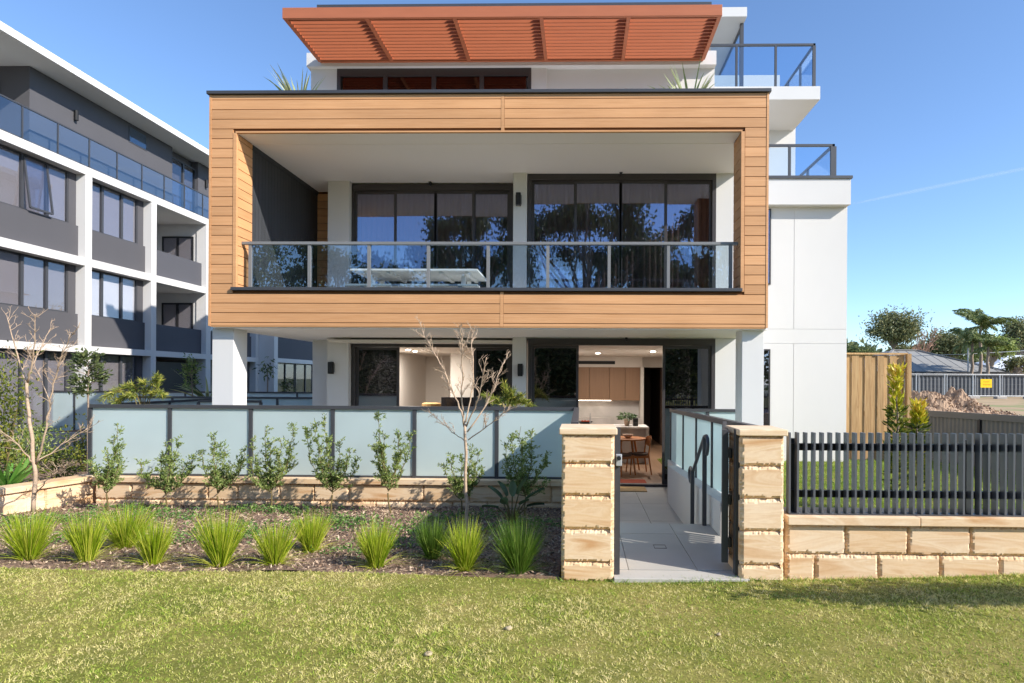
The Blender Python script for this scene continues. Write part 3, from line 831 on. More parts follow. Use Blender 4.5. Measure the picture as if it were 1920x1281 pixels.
m = MB(); m.box(-.85, 1.90, YB2 - .5, YB2 - .001, 2.04, FC - .001); m.box(1.84, 1.94, YB2 - .55, YB2 - .001, FLOOR, 2.04)
m.build('bulkhead', M['inwall'], bld)
MB().box(-.3, Xp(1153, 18), YB2 - .512, YB2 - .5, Zp(683, 18, 1120), Zp(677, 18, 1120)).build('air_vent', M['black'], bld)
for (a, c) in ((-.85, 0.28), (.285, .90), (.905, 1.38), (1.385, 1.838)):
    MB().box(a, c - .005, YB2 - .42, YB2 - .002, 1.02, 2.038).build('cupboard', M['oak'], bld)
MB().box(-.85, 1.84, YB2 - .03, YB2 - .001, .49, 1.018).build('splashback', M['marble'], bld)
MB().box(-.85, 1.838, YB2 - .62, YB2 - .032, FLOOR + .005, .488).build('kitchen_bench', M['marble'], bld)
xi = Xp(1217, 14.4)
m = MB(); m.box(-.7, xi, 14.35, 15.25, .455, .50); m.box(-.68, xi - .02, 14.55, 15.2, FLOOR + .005, .455); m.box(xi - .06, xi - .0, 14.37, 15.23, FLOOR + .005, .455)
m.build('island_bench', M['marble'], bld)
EM = emit_mat('lamp_glow', (1, .92, .8), 12)
lights_at = []
for (px, py) in ((1121, 668), (1224, 663)):
    y = 14.5 if px > 1200 else 15.6
    x = Xp(px, y)
    MB().lathe([(.055, -.012), (.055, .0)], (x, y, FC - .001), 14).build('downlight', EM, bld); lights_at.append((x, y))
for (px, y) in ((778, 15.0), (765, 14.2)):
    x = Xp(px, y)
    MB().lathe([(.05, -.012), (.05, .0)], (x, y, FC - .001), 14).build('downlight', EM, bld); lights_at.append((x, y))
MB().box(-.6, .95, YB2 - .40, YB2 - .37, 1.008, 1.018).build('under_cupboard_light', emit_mat('strip_glow', (1, .86, .68), 5), bld)
for (x, y) in lights_at:
    ld = bpy.data.lights.new('downlight_lamp', 'AREA'); ld.energy = 20; ld.size = .12; ld.color = (1, .92, .83); ld.shape = 'DISK'
    lo = bpy.data.objects.new('downlight_lamp', ld); COL.objects.link(lo); lo.location = (x, y, FC - .03)

# --- drainage hatch on the path
x, z = P(1238, 1023, 5.8)
m = MB(); 
for (a, c, d, e) in ((-.06, .06, -.06, -.055), (-.06, .06, .055, .06), (-.06, -.055, -.055, .055), (.055, .06, -.055, .055)): m.box(x + a, x + c, 5.83 + d, 5.83 + e, .0005, .003)
tag(m.build('inspection_cover', M['blackmetal']), 'thin dark square outline of an access cover set in the grey gate path', 'access cover')
# ================================================================== NEIGHBOUR BUILDING (facade along the depth axis, facing +X)
XN = -17.0
nb = thing('apartment_building', (XN, 20, FLOOR), 'white grid fronted neighbouring apartment block with dark grey spandrels and a long flat roof', 'building')
NY = lambda px: 17.0 * F / (1088 - px)                       # depth on the facade plane at a photo column
cols = [(13.2, 13.5), (16.5, 16.78), (NY(143), NY(156)), (NY(271), NY(281)), (NY(377), NY(386)), (30.4, 30.7)]
bands = [(2.49, 2.72), (5.47, 5.74), (8.60, 8.88)]
m = MB()
for (z0, z1) in bands: m.box(XN - .45, XN, 8, 30.7, z0, z1)
nbs = m.build('floor_band', M['render'], nb)
for (a, c) in cols:
    MB().box(XN - .45, XN - .003, a, c, FLOOR, 2.489).box(XN - .45, XN - .003, a, c, 2.721, 5.469).box(XN - .45, XN - .003, a, c, 5.741, 8.599).build('column', M['render'], nb)
bays = [(8.0, 13.2), (13.5, 16.5), (16.78, cols[2][0]), (cols[2][1], cols[3][0]), (cols[3][1], cols[4][0]), (cols[4][1], 30.4)]
RX = XN - 2.3
m = MB()
for i, (a, c) in enumerate(bays):
    x1 = RX if i == 4 else XN - .46
    m.box(-30, x1, a - .15, c + .15, FLOOR, 8.88)
m.box(RX, XN - .45, cols[3][0] + .02, cols[3][1] - .0, FLOOR, 8.88); m.box(RX, XN - .45, cols[4][0] + .05, cols[4][1], FLOOR, 8.88)
for (z0, z1) in bands: m.box(RX - .1, XN - .449, cols[3][1], cols[4][0], z0 + .003, z1 - .003)
m.box(-30, XN - .45, 30.0, 31, FLOOR, 8.88)
m.build('wall', M['render'], nb)

def nwindow(y0, y1, z0, z1, divs, blind, x=XN - .34, parent=nb, drop=1.0):
    f = MB(); t = .05
    f.box(x - .06, x, y0, y1, z1 - t, z1); f.box(x - .06, x, y0, y1, z0, z0 + t); f.box(x - .06, x, y0, y0 + t, z0 + t, z1 - t); f.box(x - .06, x, y1 - t, y1, z0 + t, z1 - t)
    ys = [y0 + t] + divs + [y1 - t]
    for d in divs: f.box(x - .06, x + .012, d - .045, d + .045, z0 + t, z1 - t)
    o = f.build('window', M['darkmetal'], parent)
    for i in range(len(ys) - 1):
        MB().box(x - .035, x - .027, ys[i], ys[i + 1], z0 + t, z1 - t).build('pane', M['glass2'], o)
    b = MB(); zz = z1 - (z1 - z0) * drop
    b.box(x - .09, x - .08, y0 + .03, y1 - .03, zz + .06, z1 - .02); b.build('blind', blind, o)
    return o
M['glass2'] = glass_mat('neighbour_glass', (.9, .9, .92), .04, .25, rtint=(.85, .9, 1))
for i, (a, c) in enumerate(bays):
    for lv, (z0, z1) in enumerate(((FLOOR, 2.49), (2.72, 5.47), (5.74, 8.60))):
        if i == 4:
            if lv > 0: MB().box(XN - .36, XN - .22, a + .001, c - .001, z0, z0 + 1.09).build('spandrel', M['navypaint'], nb)
            continue
        if i == 5 and lv == 0: zz = z0 + .2
        zs = z0 + (1.09 if lv > 0 else .15)
        MB().box(XN - .4, XN - .25, a + .001, c - .001, z0 + .001, zs).build('spandrel', M['greypaint'], nb)
        L = c - a
        divs = [a + L * .36, a + L * .64] if i != 3 else [a + L * .30, a + L * .62]
        bl = M['blindw'] if (i == 3 and lv == 1) else M['blind']
        nwindow(a + .002, c - .30, zs, z1 - .001, [d for d in divs], bl, drop=1.0 if lv else .95)
        MB().box(XN - .42, XN - .33, c - .30, c - .001, zs, z1 - .001).build('wall_panel', M['greypaint'], nb)
# an opened sash in the nearest upper window
a, c = bays[2]; L = c - a
y0, y1 = a + L * .37, a + L * .63
m = MB()
for (p, q, s_) in (((XN - .33, y0, 8.5), (XN - .12, y0, 6.92), .05), ((XN - .33, y1, 8.5), (XN - .12, y1, 6.92), .05), ((XN - .12, y0, 6.92), (XN - .12, y1, 6.92), .06)): m.beam(p, q, s_, s_)
aw = m.build('awning_window', M['darkmetal'], nb)
MB().raw([(XN - .32, y0, 8.5), (XN - .32, y1, 8.5), (XN - .13, y1, 6.95), (XN - .13, y0, 6.95), (XN - .328, y0, 8.5), (XN - .328, y1, 8.5), (XN - .138, y1, 6.95), (XN - .138, y0, 6.95)], [(0, 1, 2, 3), (7, 6, 5, 4), (0, 3, 7, 4), (1, 5, 6, 2)]).build('pane', M['glass2'], aw)
# recessed balconies: doors on the far side wall, facing the street
yb = cols[4][0] + .045
for lv, (z0, z1) in enumerate(((FLOOR, 2.49), (2.72, 5.47), (5.74, 8.60))):
    f = MB(); x0, x1, zt = RX + .25, XN - .62, z0 + 2.25
    for (p, q) in ((x0, x0 + .06), (x1 - .06, x1), ((x0 + x1) / 2 - .05, (x0 + x1) / 2 + .05)): f.box(p, q, yb - .05, yb - .001, z0, zt)
    f.box(x0, x1, yb - .05, yb - .001, zt, zt + .07)
    o = f.build('sliding_door', M['blackmetal'], nb)
    for (p, q) in ((x0 + .06, (x0 + x1) / 2 - .05), ((x0 + x1) / 2 + .05, x1 - .06)):
        MB().box(p, q, yb - .03, yb - .022, z0 + .02, zt).build('pane', M['glass2'], o)
    MB().box(x0 + .05, x1 - .05, yb - .012, yb - .004, z0 + .02, zt).build('blind', M['blind'] if lv else M['black'], o)  # ground level sheet is plain black for the dark inside, no blind
MB().box(RX + .02, XN - .46, cols[3][1] + .003, yb - .06, FLOOR + .02, 2.3).build('recess_shade_block', M['black'], nb)  # solid black block standing in for the shade inside the open bay
# penthouse
XP_ = -17.6
yk = 18.35
m = MB()
m.box(-28, XP_, yk, 24.9, 8.88, 11.55); m.box(-28, XP_ - .3, 24.9, 32, 8.88, 11.55); m.box(XP_ - .3, XP_, 26.6, 27.6, 8.88, 11.55); m.box(-28, -20.2, 9, yk, 8.88, 11.55); m.box(XP_ - .3, XP_, 28.8, 32, 8.88, 11.55)
m.build('penthouse_wall', M['greypaint'], nb)
for (y0, y1, z0, z1, dv) in ((24.9, 26.6, 8.9, 11.2, [25.75]), (27.6, 28.8, 8.9, 11.2, [])):
    nwindow(y0 + .01, y1 - .01, z0, z1, dv, M['blind'], x=XP_ - .1, drop=.02)
f = MB(); f.box(XP_, XP_ + .012, 22.45, 23.4, 10.8, 11.45); wo = f.build('window', M['darkmetal'], nb)
MB().box(XP_ + .013, XP_ + .018, 22.5, 23.35, 10.85, 11.4).build('pane', M['bluglass'], wo)
for y in (20.0, 27.1): MB().lathe([(.06, 0), (.06, .34)], (XP_ + .08, y, 10.55), 10).box(XP_, XP_ + .08, y - .02, y + .02, 10.65, 10.75).build('wall_light', M['black'], nb)
MB().lathe([(.06, 0), (.06, .34)], (-18.6, yk - .08, 10.6), 10).build('wall_light', M['black'], nb)
m = MB(); m.box(-30, -16.6, 7, 34, 11.56, 11.80); m.build('roof', M['render'], nb)
zbt, zbb = 9.93, 8.88
m = MB(); m.box(XN - .07, XN - .02, 8, 30.7, zbt - .04, zbt)
bo = m.build('balustrade', M['darkmetal'], nb)
ys = list(np.arange(9.0, 30.6, 1.22))
for y in ys: MB().box(XN - .065, XN - .025, y - .02, y + .02, zbb, zbt - .04).build('baluster_post', M['darkmetal'], bo)
for y in ys[:-1]: MB().box(XN - .05, XN - .04, y + .021, y + 1.199, zbb + .05, zbt - .041).build('glass_panel', M['bluglass'], bo)
# wing further back, stepped towards the street
XW = -16.2
m = MB()
m.box(-30, XW - .4, 30.72, 46, FLOOR, 8.5); m.box(XW - .4, XW, 30.72, 31.1, FLOOR, 8.5); m.box(XW - .4, XW, 36.0, 36.3, FLOOR, 2.49)
for (z0, z1) in bands: m.box(XW - .4, XW, 31.1, 46, z0, z1)
m.build('wing_wall', M['render'], nb)
for (z0, z1) in bands[:2]: MB().box(XW - .2, XW - .06, 31.1, 46, z1, z1 + 1.15).build('spandrel', M['navypaint'], nb)
for (y0, y1) in ((31.2, 33.4), (33.5, 35.9), (36.4, 38.6), (38.7, 41)):
    nwindow(y0, y1, 3.9, 5.46, [y0 + (y1 - y0) * .55], M['blindw'], x=XW - .15)
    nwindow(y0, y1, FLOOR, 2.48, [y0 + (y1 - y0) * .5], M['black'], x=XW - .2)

# ================================================================== FRONT WALLS AND FENCES
def rock_face(mb, o, u, n, W, H, rnd, step=.014, depth=.030, cmin=.005, cmax=.036):
    """one split-edged sandstone block face: flat sawn middle, chipped margins"""
    o, u, n = np.array(o, float), np.array(u, float), np.array(n, float)
    nu, nv = max(4, int(W / step)), max(4, int(H / step))
    a = np.linspace(0, W, nu + 1); b = np.linspace(0, H, nv + 1)
    A, B = np.meshgrid(a, b, indexing='ij')
    def jag(k):
        r = rng.random(k + 1); r2 = np.interp(np.arange(k + 1), np.arange(0, k + 4, 3), rng.random(len(np.arange(0, k + 4, 3))))
        return cmin + (cmax - cmin) * (.45 * r + .55 * r2)
    jb, jt, jl, jr = jag(nu), jag(nu), jag(nv) * .8, jag(nv) * .8
    rec = np.zeros_like(A)
    for d, c in ((B, jb[:, None]), (H - B, jt[:, None]), (A, jl[None, :]), (W - A, jr[None, :])):
        rec = np.maximum(rec, depth * np.clip(1 - d / c, 0, 1) ** .7)
    rec += (rec > .002) * rng.normal(0, .003, rec.shape)
    v = o + A[..., None] * u + B[..., None] * np.array([0, 0, 1.]) - rec[..., None] * n
    i, j = np.meshgrid(np.arange(nu), np.arange(nv), indexing='ij')
    q = np.stack([i * (nv + 1) + j, (i + 1) * (nv + 1) + j, (i + 1) * (nv + 1) + j + 1, i * (nv + 1) + j + 1], -1).reshape(-1, 4)
    mb.raw(v.reshape(-1, 3), q, rnd=rnd)

def stone_pillar(x0, x1, y0, y1, zjoints, capz, label):
    t = thing('gate_pillar', ((x0 + x1) / 2, (y0 + y1) / 2, 0), label, 'pillar', 'sandstone gate pillars')
    m = MB()
    for i in range(len(zjoints) - 1):
        z0, z1 = zjoints[i], zjoints[i + 1]; r = random.random()
        rock_face(m, (x0, y0, z0), (1, 0, 0), (0, -1, 0), x1 - x0, z1 - z0, r)
        rock_face(m, (x0, y1, z0), (0, -1, 0), (-1, 0, 0), y1 - y0, z1 - z0, r)
        rock_face(m, (x1, y0, z0), (0, 1, 0), (1, 0, 0), y1 - y0, z1 - z0, r)
        rock_face(m, (x1, y1, z0), (-1, 0, 0), (0, 1, 0), x1 - x0, z1 - z0, r)
    m.box(x0 + .038, x1 - .038, y0 + .038, y1 - .038, zjoints[0], zjoints[-1], rnd=.5)
    m.build('shaft', M['stone'], t)
    o = .022
    MB().box(x0 - o, x1 + o, y0 - o, y1 + o, zjoints[-1], capz, rnd=.3).build('cap', M['stone'], t, bevel=.008)
    return t
YPil = 4.93
zc0, zc1 = Zp(815, YPil, 1100), Zp(803, YPil, 1100)
zj = [Zp(y, YPil, 1100) for y in (1092, 1055, 994, 930.5, 870)] + [zc0]
stone_pillar(Xp(1054, YPil), Xp(1153, YPil), YPil, YPil + .45, zj, zc1, 'wider sandstone gate pillar with a metal lock post, at the end of the garden bed')
zj = [Zp(y, YPil, 1430) for y in (1094, 1061, 997, 936, 875)] + [zc0]
stone_pillar(Xp(1390, YPil), Xp(1472, YPil), YPil, YPil + .42, zj, zc1, 'narrower sandstone gate pillar joined to the wall under the black slat fence')

def stone_wall(name, a, b, rows, thick, capt, label, seg, stagger, y_extra=0.0, capo=.04):
    """a, b plan end points (front line, left to right as seen from the street); rows: z joints bottom to top"""
    a, b = np.array([a[0], a[1], 0.]), np.array([b[0], b[1], 0.])
    L = np.linalg.norm(b - a); u = (b - a) / L; n = np.array([u[1], -u[0], 0.])
    t = thing(name, tuple((a + b) / 2), label, 'wall')
    m = MB()
    for k in range(len(rows) - 1):
        z0, z1 = rows[k], rows[k + 1]
        cuts = [0.0] + [x for x in stagger[k] if 0 < x < L] + [L]
        for c0, c1 in zip(cuts[:-1], cuts[1:]):
            rock_face(m, a + u * c0 + np.array([0, 0, z0]), u, n, c1 - c0, z1 - z0, random.random())
    q = .039
    core = [a - n * q, b - n * q, b - n * thick, a - n * thick]
    m.prism([(p[0], p[1]) for p in core], 'z', rows[0], rows[-1], rnd=.5)
    m.build('block_course', M['stone'], t)
    # capping stones butted end to end
    m = MB(); cl = 1.1; s_ = 0.0
    while s_ < L - .02:
        e = min(L, s_ + cl)
        p0, p1 = a + u * (s_ + .0015), a + u * (e - .0015)
        m.prism([(p[0], p[1]) for p in (p0 + n * capo, p1 + n * capo, p1 - n * (thick + .02), p0 - n * (thick + .02))], 'z', rows[-1], rows[-1] + capt); s_ = e
    m.build('capping', M['stone'], t, bevel=.006)
    return t
# wall right of the gate, under the slat fence
YW2 = 5.0
wx0 = Xp(1476, YW2)
zt_ = Zp(984, YW2, 1600); zm = Zp(1041, YW2, 1600)
sx_ = [Xp(p, YW2) - wx0 for p in (1588, 1706, 1823)] ; st_ = sx_[1] - sx_[0]
sx2 = [Xp(p, YW2) - wx0 for p in (1531, 1650, 1766, 1878)]
ext = lambda l: l + [l[-1] + st_ * k for k in range(1, 9)]
stone_wall('stone_wall', (wx0, YW2), (8.0, YW2), [-.12, zm, zt_], .32, Zp(968, YW2, 1600) - zt_, 'low sandstone block wall right of the gate carrying the black slat fence', None, [ext(sx2), ext(sx_)])
ZC2 = Zp(968, YW2, 1600)
# retaining wall behind the garden bed
YB3 = 8.34
zt3_ = Zp(907, YB3, 600); zm3 = Zp(940, YB3, 600)
bx0 = Xp(178, YB3); j1 = [Xp(p, YB3) - bx0 for p in (247, 390, 446, 525, 590, 655, 795, 880, 945, 1035)]; j2 = [Xp(p, YB3) - bx0 for p in (215, 300, 420, 500, 600, 705, 760, 850, 915, 1000)]
stone_wall('stone_wall', (bx0, YB3), (-.06, YB3), [-.45, zm3, zt3_], .26, Zp(897, YB3, 600) - zt3_, 'long sandstone retaining wall behind the garden bed, under the frosted glass fence', None, [j2, j1])
ZC3 = Zp(897, YB3, 600)
# cream low wall running towards the street on the left
stone_wall('stone_wall', (-8.05, 5.2), (bx0 - .004, YB3 + .26), [-.35, ZC3 - .075], .24, .075, 'plain cream sandstone garden wall slanting towards the street beside the leafless sapling', None, [[.9, 2.0, 2.75]])

def panel_fence(name, pts, posts_at, ztop, zbot, glass, metal, label, railh=.05, railw=.07, postw=.05, brailed=True, zslope=None):
    """frosted glass panels between posts: pts = plan polyline of post positions; ztop may be a list per post"""
    zt = ztop if hasattr(ztop, '__len__') else [ztop] * len(pts)
    zb = zbot if hasattr(zbot, '__len__') else [zbot] * len(pts)
    t = thing(name, (pts[0][0], pts[0][1], zb[0]), label, 'fence')
    m = MB()
    for i in range(len(pts) - 1):
        m.beam((*pts[i], zt[i] - railh / 2), (*pts[i + 1], zt[i + 1] - railh / 2), railw, railh)
    m.build('top_rail', metal, t)
    for i, p in enumerate(pts):
        if i in posts_at: MB().box(p[0] - postw / 2, p[0] + postw / 2, p[1] - postw / 2, p[1] + postw / 2, zb[i], zt[i] - railh).build('post', metal, t)
    for i in range(len(pts) - 1):
        a, c = Vector((*pts[i], 0)), Vector((*pts[i + 1], 0)); d = (c - a).normalized() * (postw / 2 + .004)
        a2, c2 = a + d, c - d; g = .006; nrm = Vector((-d.y, d.x, 0)).normalized() * g
        za0, za1, zc0_, zc1_ = zb[i] + (.03 if brailed else .001), zt[i] - railh, zb[i + 1] + (.03 if brailed else .001), zt[i + 1] - railh
        v = [(*(a2 - nrm).xy, za0), (*(c2 - nrm).xy, zc0_), (*(c2 - nrm).xy, zc1_), (*(a2 - nrm).xy, za1), (*(a2 + nrm).xy, za0), (*(c2 + nrm).xy, zc0_), (*(c2 + nrm).xy, zc1_), (*(a2 + nrm).xy, za1)]
        MB().raw(v, [(0, 1, 2, 3), (7, 6, 5, 4), (0, 4, 5, 1), (3, 2, 6, 7), (0, 3, 7, 4), (1, 5, 6, 2)]).build('frosted_panel', glass, t)
    if brailed:
        m = MB()
        for i in range(len(pts) - 1): m.beam((*pts[i], zb[i] + .015), (*pts[i + 1], zb[i + 1] + .015), .03, .028)
        m.build('bottom_rail', metal, t)
    return t
YFc = 8.45
fx = [Xp(p, YFc) for p in (171, 320, 471.5, 625, 778, 932)] + [-.05]
ztf = Zp(761, YFc, 630)
panel_fence('glass_fence', [(x, YFc) for x in fx] + [(-.05, 6.9), (-.05, 5.5)], range(9), ztf, [ZC3] * 7 + [ZC3, ZC3], M['frost'], M['darkmetal'], 'long frosted glass fence with charcoal posts on top of the garden retaining wall')
tag(MB().box(-.14, -.03, 5.4, 8.3, -.5, ZC3 - .001).build('path_side_wall', M['render']), 'plain white rendered kerb wall beside the gate path under the frosted fence', 'wall')
# white wall and glass beside the steps
X1 = 1.49
t = thing('ramp_wall', (X1 + .11, 8, FLOOR), 'sloping white rendered wall along the right of the gate path', 'wall')
za, zb_ = .36, Zp(873, 9.98, 1254)
MB().prism([(6.25, -.6), (9.98, -.6), (9.98, zb_), (6.25, za)], 'x', X1, X1 + .24).build('wall_face', M['render'], t, bevel=.008)
xg = X1 + .17
ya = [5.55, 6.45, 7.35, 8.35, 9.4, 10.68]
topz = np.interp(ya, [5.5, 10.7], [Zp(799, 5.5, 1425), Zp(766, 10.7, 1262)])
botz = [.40, .37] + [float(np.interp(y, [6.25, 9.98], [za, zb_])) for y in ya[2:5]] + [zb_ - .0]
panel_fence('glass_balustrade', [(xg, y) for y in ya], range(6), list(topz), botz, M['frost'], M['darkmetal'], 'frosted glass balustrade falling along the white path wall towards the doors', railw=.08, railh=.06, brailed=False)
tag(MB().box(xg - .06, xg + .05, 9.985, 10.72, FLOOR, zb_).build('end_wall', M['render']), 'short white end wall under the far post of the path balustrade', 'wall')
panel_fence('glass_fence', [(xg + .06, 10.72), (xg + .66, 10.72), (Xp(1386, 10.72), 10.72)], (1, 2), Zp(767, 10.72, 1330), FLOOR + .1, M['frost'], M['darkmetal'], 'short frosted glass fence between the path balustrade and the right white column')
# hand rail
t = thing('hand_rail', (1.42, 6.8, 0), 'dark tubular hand rail with curled ends beside the path steps', 'handrail')
xh = 1.42
zp1, zp0 = Zp(822, 6.72, 1325), Zp(880, 7.42, 1303)
pts = [(xh, 6.60, zp1 - .17), (xh, 6.56, zp1 - .12), (xh, 6.54, zp1 - .05), (xh, 6.56, zp1 + .01), (xh, 6.62, zp1 + .035), (xh, 6.72, zp1 + .02), (xh, 7.36, zp0), (xh, 7.46, zp0 - .02), (xh, 7.56, zp0 - .0), (xh, 7.62, zp0 - .04), (xh, 7.62, zp0 - .12), (xh, 7.57, zp0 - .17), (xh, 7.50, zp0 - .18)]
MB().tube(pts, .021, 10).build('rail', M['darkmetal'], t, smooth=True)
MB().box(xh - .022, xh + .022, 6.69, 6.735, .0, zp1).build('post', M['darkmetal'], t)
MB().box(xh - .022, xh + .022, 7.40, 7.445, FLOOR, zp0 - .01).build('post', M['darkmetal'], t)
# gate
gx0, gx1 = Xp(1369, 5.2), Xp(1380, 5.2)
t = thing('metal_gate', ((gx0 + gx1) / 2, 5.25, 0), 'dark slatted metal gate standing open edge on beside the narrower pillar', 'gate')
MB().box(gx0, gx1 + .004, 5.0, 5.07, .0, Zp(806, 5.0, 1372)).build('hinge_post', M['darkmetal'], t)
g0, g1 = np.array([gx0 - .062, 5.13]), np.array([gx0 - .062 + .255, 6.17])
zg0, zg1 = .075, Zp(806, 5.13, 1357)
m = MB(); dv = (g1 - g0)
for k in range(15):
    p = g0 + dv * (k + .0) / 14
    m.box(p[0] - .02, p[0] + .02, p[1] - .024, p[1] + .024, zg0, zg1)
for z in (zg0 + .2, zg1 - .2): m.beam((*g0, z), (*g1, z), .02, .06)
m.box(g0[0] - .027, g0[0] + .027, g0[1] - .03, g0[1] - .009, zg0, zg1)
m.build('leaf', M['darkmetal'], t)
m = MB()
for z in (.25, .62, 1.02): m.tube([(gx0 - .02, 5.1, z - .04), (gx0 - .02, 5.1, z + .04)], .016, 8)
m.build('hinge', M['blackmetal'], t)
lx0, lx1 = Xp(1154, 4.98), Xp(1164, 4.98)
t = thing('lock_post', (lx0, 5.0, 0), 'slim charcoal lock post fixed to the wider gate pillar', 'post')
MB().box(lx0, lx1, 4.985, 5.045, .0, Zp(803, 4.98, 1158)).build('post', M['darkmetal'], t)
lz = Zp(863, 4.96, 1160)
m = MB().box(lx0 + .006, lx1 + .012, 4.955, 4.984, lz - .05, lz + .05); lk = m.build('lock', M['galv'], t, bevel=.006)
MB().tube([(lx0 + .03, 4.955, lz + .02), (lx0 + .03, 4.92, lz + .02)], .018, 12).build('knob', M['blackmetal'], lk)
# slat fence on the right wall
t = thing('slat_fence', (3, 5.15, ZC2), 'charcoal vertical slat fence standing on the low sandstone wall', 'fence')
zt5, zb5 = Zp(812, 5.04, 1600), ZC2 + .012
xs0 = Xp(1480, 5.04); pit = 15.25 * 5.04 / F
m = MB()
for k in range(70): 
    x = xs0 + pit * k
    m.box(x, x + .017, 5.04, 5.105, zb5, zt5 + (0 if k else .0))
m.build('slats', M['slat'], t)
m = MB()
for p in (839, 927):
    z = Zp(p, 5.1, 1600); m.box(xs0 + .018, xs0 + pit * 69, 5.106, 5.14, z - .03, z + .03)
m.build('rail', M['blackmetal'], t)
for px in (1485, 1812, 2140): 
    x = Xp(px, 5.16); MB().box(x - .025, x + .025, 5.141, 5.19, ZC2, zt5 - .06).build('post', M['blackmetal'], t)
m = MB(); m.box(xs0, xs0 + pit * 69, 5.03, 5.115, ZC2 + .001, ZC2 + .0115); m.build('base_plate', M['darkmetal'], t)

# frosted courtyard fences of the neighbour
panel_fence('glass_fence', [(x, 19.0) for x in np.arange(-18.5, -7.0, 1.85)], range(8), 1.2, -.3, M['frost'], M['darkmetal'], 'farthest frosted courtyard fence in front of the neighbouring block')
panel_fence('glass_fence', [(x, 14.2) for x in np.arange(-11.3, -5.0, 1.3)], range(6), 1.19, -.3, M['frost'], M['darkmetal'], 'middle frosted courtyard fence behind the flowering shrub and white column')
panel_fence('glass_fence', [(-7.9, 12.0), (-6.6, 12.0)], range(2), 1.19, -.3, M['frost'], M['darkmetal'], 'short frosted fence section nearest behind the left white column')
panel_fence('glass_fence', [(-8.95, 11.0), (-8.95, 12.6), (-8.95, 14.15)], range(2), 1.15, -.2, M['frost'], M['darkmetal'], 'frosted side fence running back from the raised garden on the left')
tag(MB().box(-16.5, -8.2, 13.2, 13.4, -.2, Zp(812, 13.2, 110)).build('garden_kerb', M['concrete']), 'low grey concrete garden edge behind the left shrubs', 'kerb')
# ================================================================== LOOSE OBJECTS
def oriented(mb, M4):
    mb.v = [np.asarray([tuple(M4 @ Vector(p)) for p in v], np.float32) for v in mb.v]; return mb

# outdoor picnic table and bench on the balcony
zt6 = Zp(504, 10.3, 780); tx0, tx1 = Xp(655, 10.3), Xp(894, 10.3)
t = thing('picnic_table', ((tx0 + tx1) / 2, 10.85, FL1), 'white slatted outdoor table on the timber framed balcony', 'table')
m = MB()
for k in range(6): m.box(tx0, tx1, 10.3 + k * .19, 10.3 + k * .19 + .18, zt6 - .035, zt6)
m.build('tabletop', M['whitepaint'], t, bevel=.004)
m = MB()
for x in np.linspace(tx0 + .2, tx1 - .2, 5): m.box(x - .03, x + .03, 10.36, 11.38, zt6 - .075, zt6 - .036)
m.build('batten', M['whitepaint'], t)
for x in (tx0 + .3, tx1 - .3):
    for (ya_, yb_) in ((10.62, 10.42), (11.1, 11.3)):
        MB().beam((x, ya_, zt6 - .08), (x, yb_, FL1 + .002), .09, .07, up=(1, 0, 0)).build('leg', M['whitepaint'], t)
zb6 = Zp(533, 10.02, 780); tx0, tx1 = Xp(647, 10.02), Xp(895, 10.02)
t = thing('bench', ((tx0 + tx1) / 2, 10.1, FL1), 'white outdoor bench in front of the balcony table', 'bench')
MB().box(tx0, tx1, 9.98, 10.10, zb6 - .035, zb6).box(tx0, tx1, 10.11, 10.23, zb6 - .035, zb6).build('seat', M['whitepaint'], t, bevel=.004)
for x in (tx0 + .3, tx1 - .3):
    MB().box(x - .035, x + .035, 10.0, 10.2, zb6 - .08, zb6 - .036).box(x - .035, x + .035, 10.02, 10.08, FL1 + .001, zb6 - .08).box(x - .035, x + .035, 10.14, 10.2, FL1 + .001, zb6 - .08).build('leg', M['whitepaint'], t)

# dining set inside
def dining_chair(loc, rz, label):
    t = thing('dining_chair', loc, label, 'chair', 'timber dining chairs'); t.rotation_euler.z = rz
    L = Vector(loc)
    def bld_(mb, n, mt): 
        for i, v in enumerate(mb.v): mb.v[i] = v + np.array(loc, np.float32)
        return mb.build(n, mt, t, smooth=False)
    h = .45
    for (x, y, sx, sy) in ((-.18, -.18, -.03, -.04), (.18, -.18, .03, -.04)):
        bld_(MB().tube([(x + sx, y + sy, 0), (x, y, h - .02)], [.014, .02], 8), 'leg', M['chairwood'])
    for (x, s_) in ((-.19, -.03), (.19, .03)):
        bld_(MB().tube([(x + s_, .25, 0), (x, .19, h - .02), (x * .97, .24, h + .34)], [.014, .02, .013], 8), 'leg', M['chairwood'])
    bld_(MB().box(-.19, .19, -.19, -.16, h - .09, h - .035).box(-.2, -.17, -.17, .19, h - .09, h - .035).box(.17, .2, -.17, .19, h - .09, h - .035).box(-.18, .18, .17, .2, h - .09, h - .035), 'seat_frame', M['chairwood'])
    m = MB(); m.prism([(.23 * math.cos(a) * (1.0), .22 * math.sin(a)) for a in np.linspace(0, 2 * math.pi, 20, endpoint=False)], 'z', h - .035, h)
    bld_(m, 'seat', M['walnut'])
    m = MB(); prof = []
    m.grid(lambda u, v: ((u - .5) * .40 * (1 - .25 * (2 * v - 1) ** 2), .205 + .05 * (1 - (2 * u - 1) ** 2) + .03 * v, h + .14 + .24 * v - .03 * (2 * u - 1) ** 2 * (1 if v > .5 else -1)), 10, 6)
    m.grid(lambda u, v: ((u - .5) * .40 * (1 - .25 * (2 * v - 1) ** 2), .217 + .05 * (1 - (2 * u - 1) ** 2) + .03 * v, h + .14 + .24 * v - .03 * (2 * u - 1) ** 2 * (1 if v > .5 else -1)), 10, 6)
    bld_(m, 'backrest', M['chairwood'])
    return t
ZF = FLOOR + .005
dining_chair((Xp(1197, 12.95), 12.95, ZF), math.radians(-82), 'timber dining chair with a curved back at the right end of the small table')
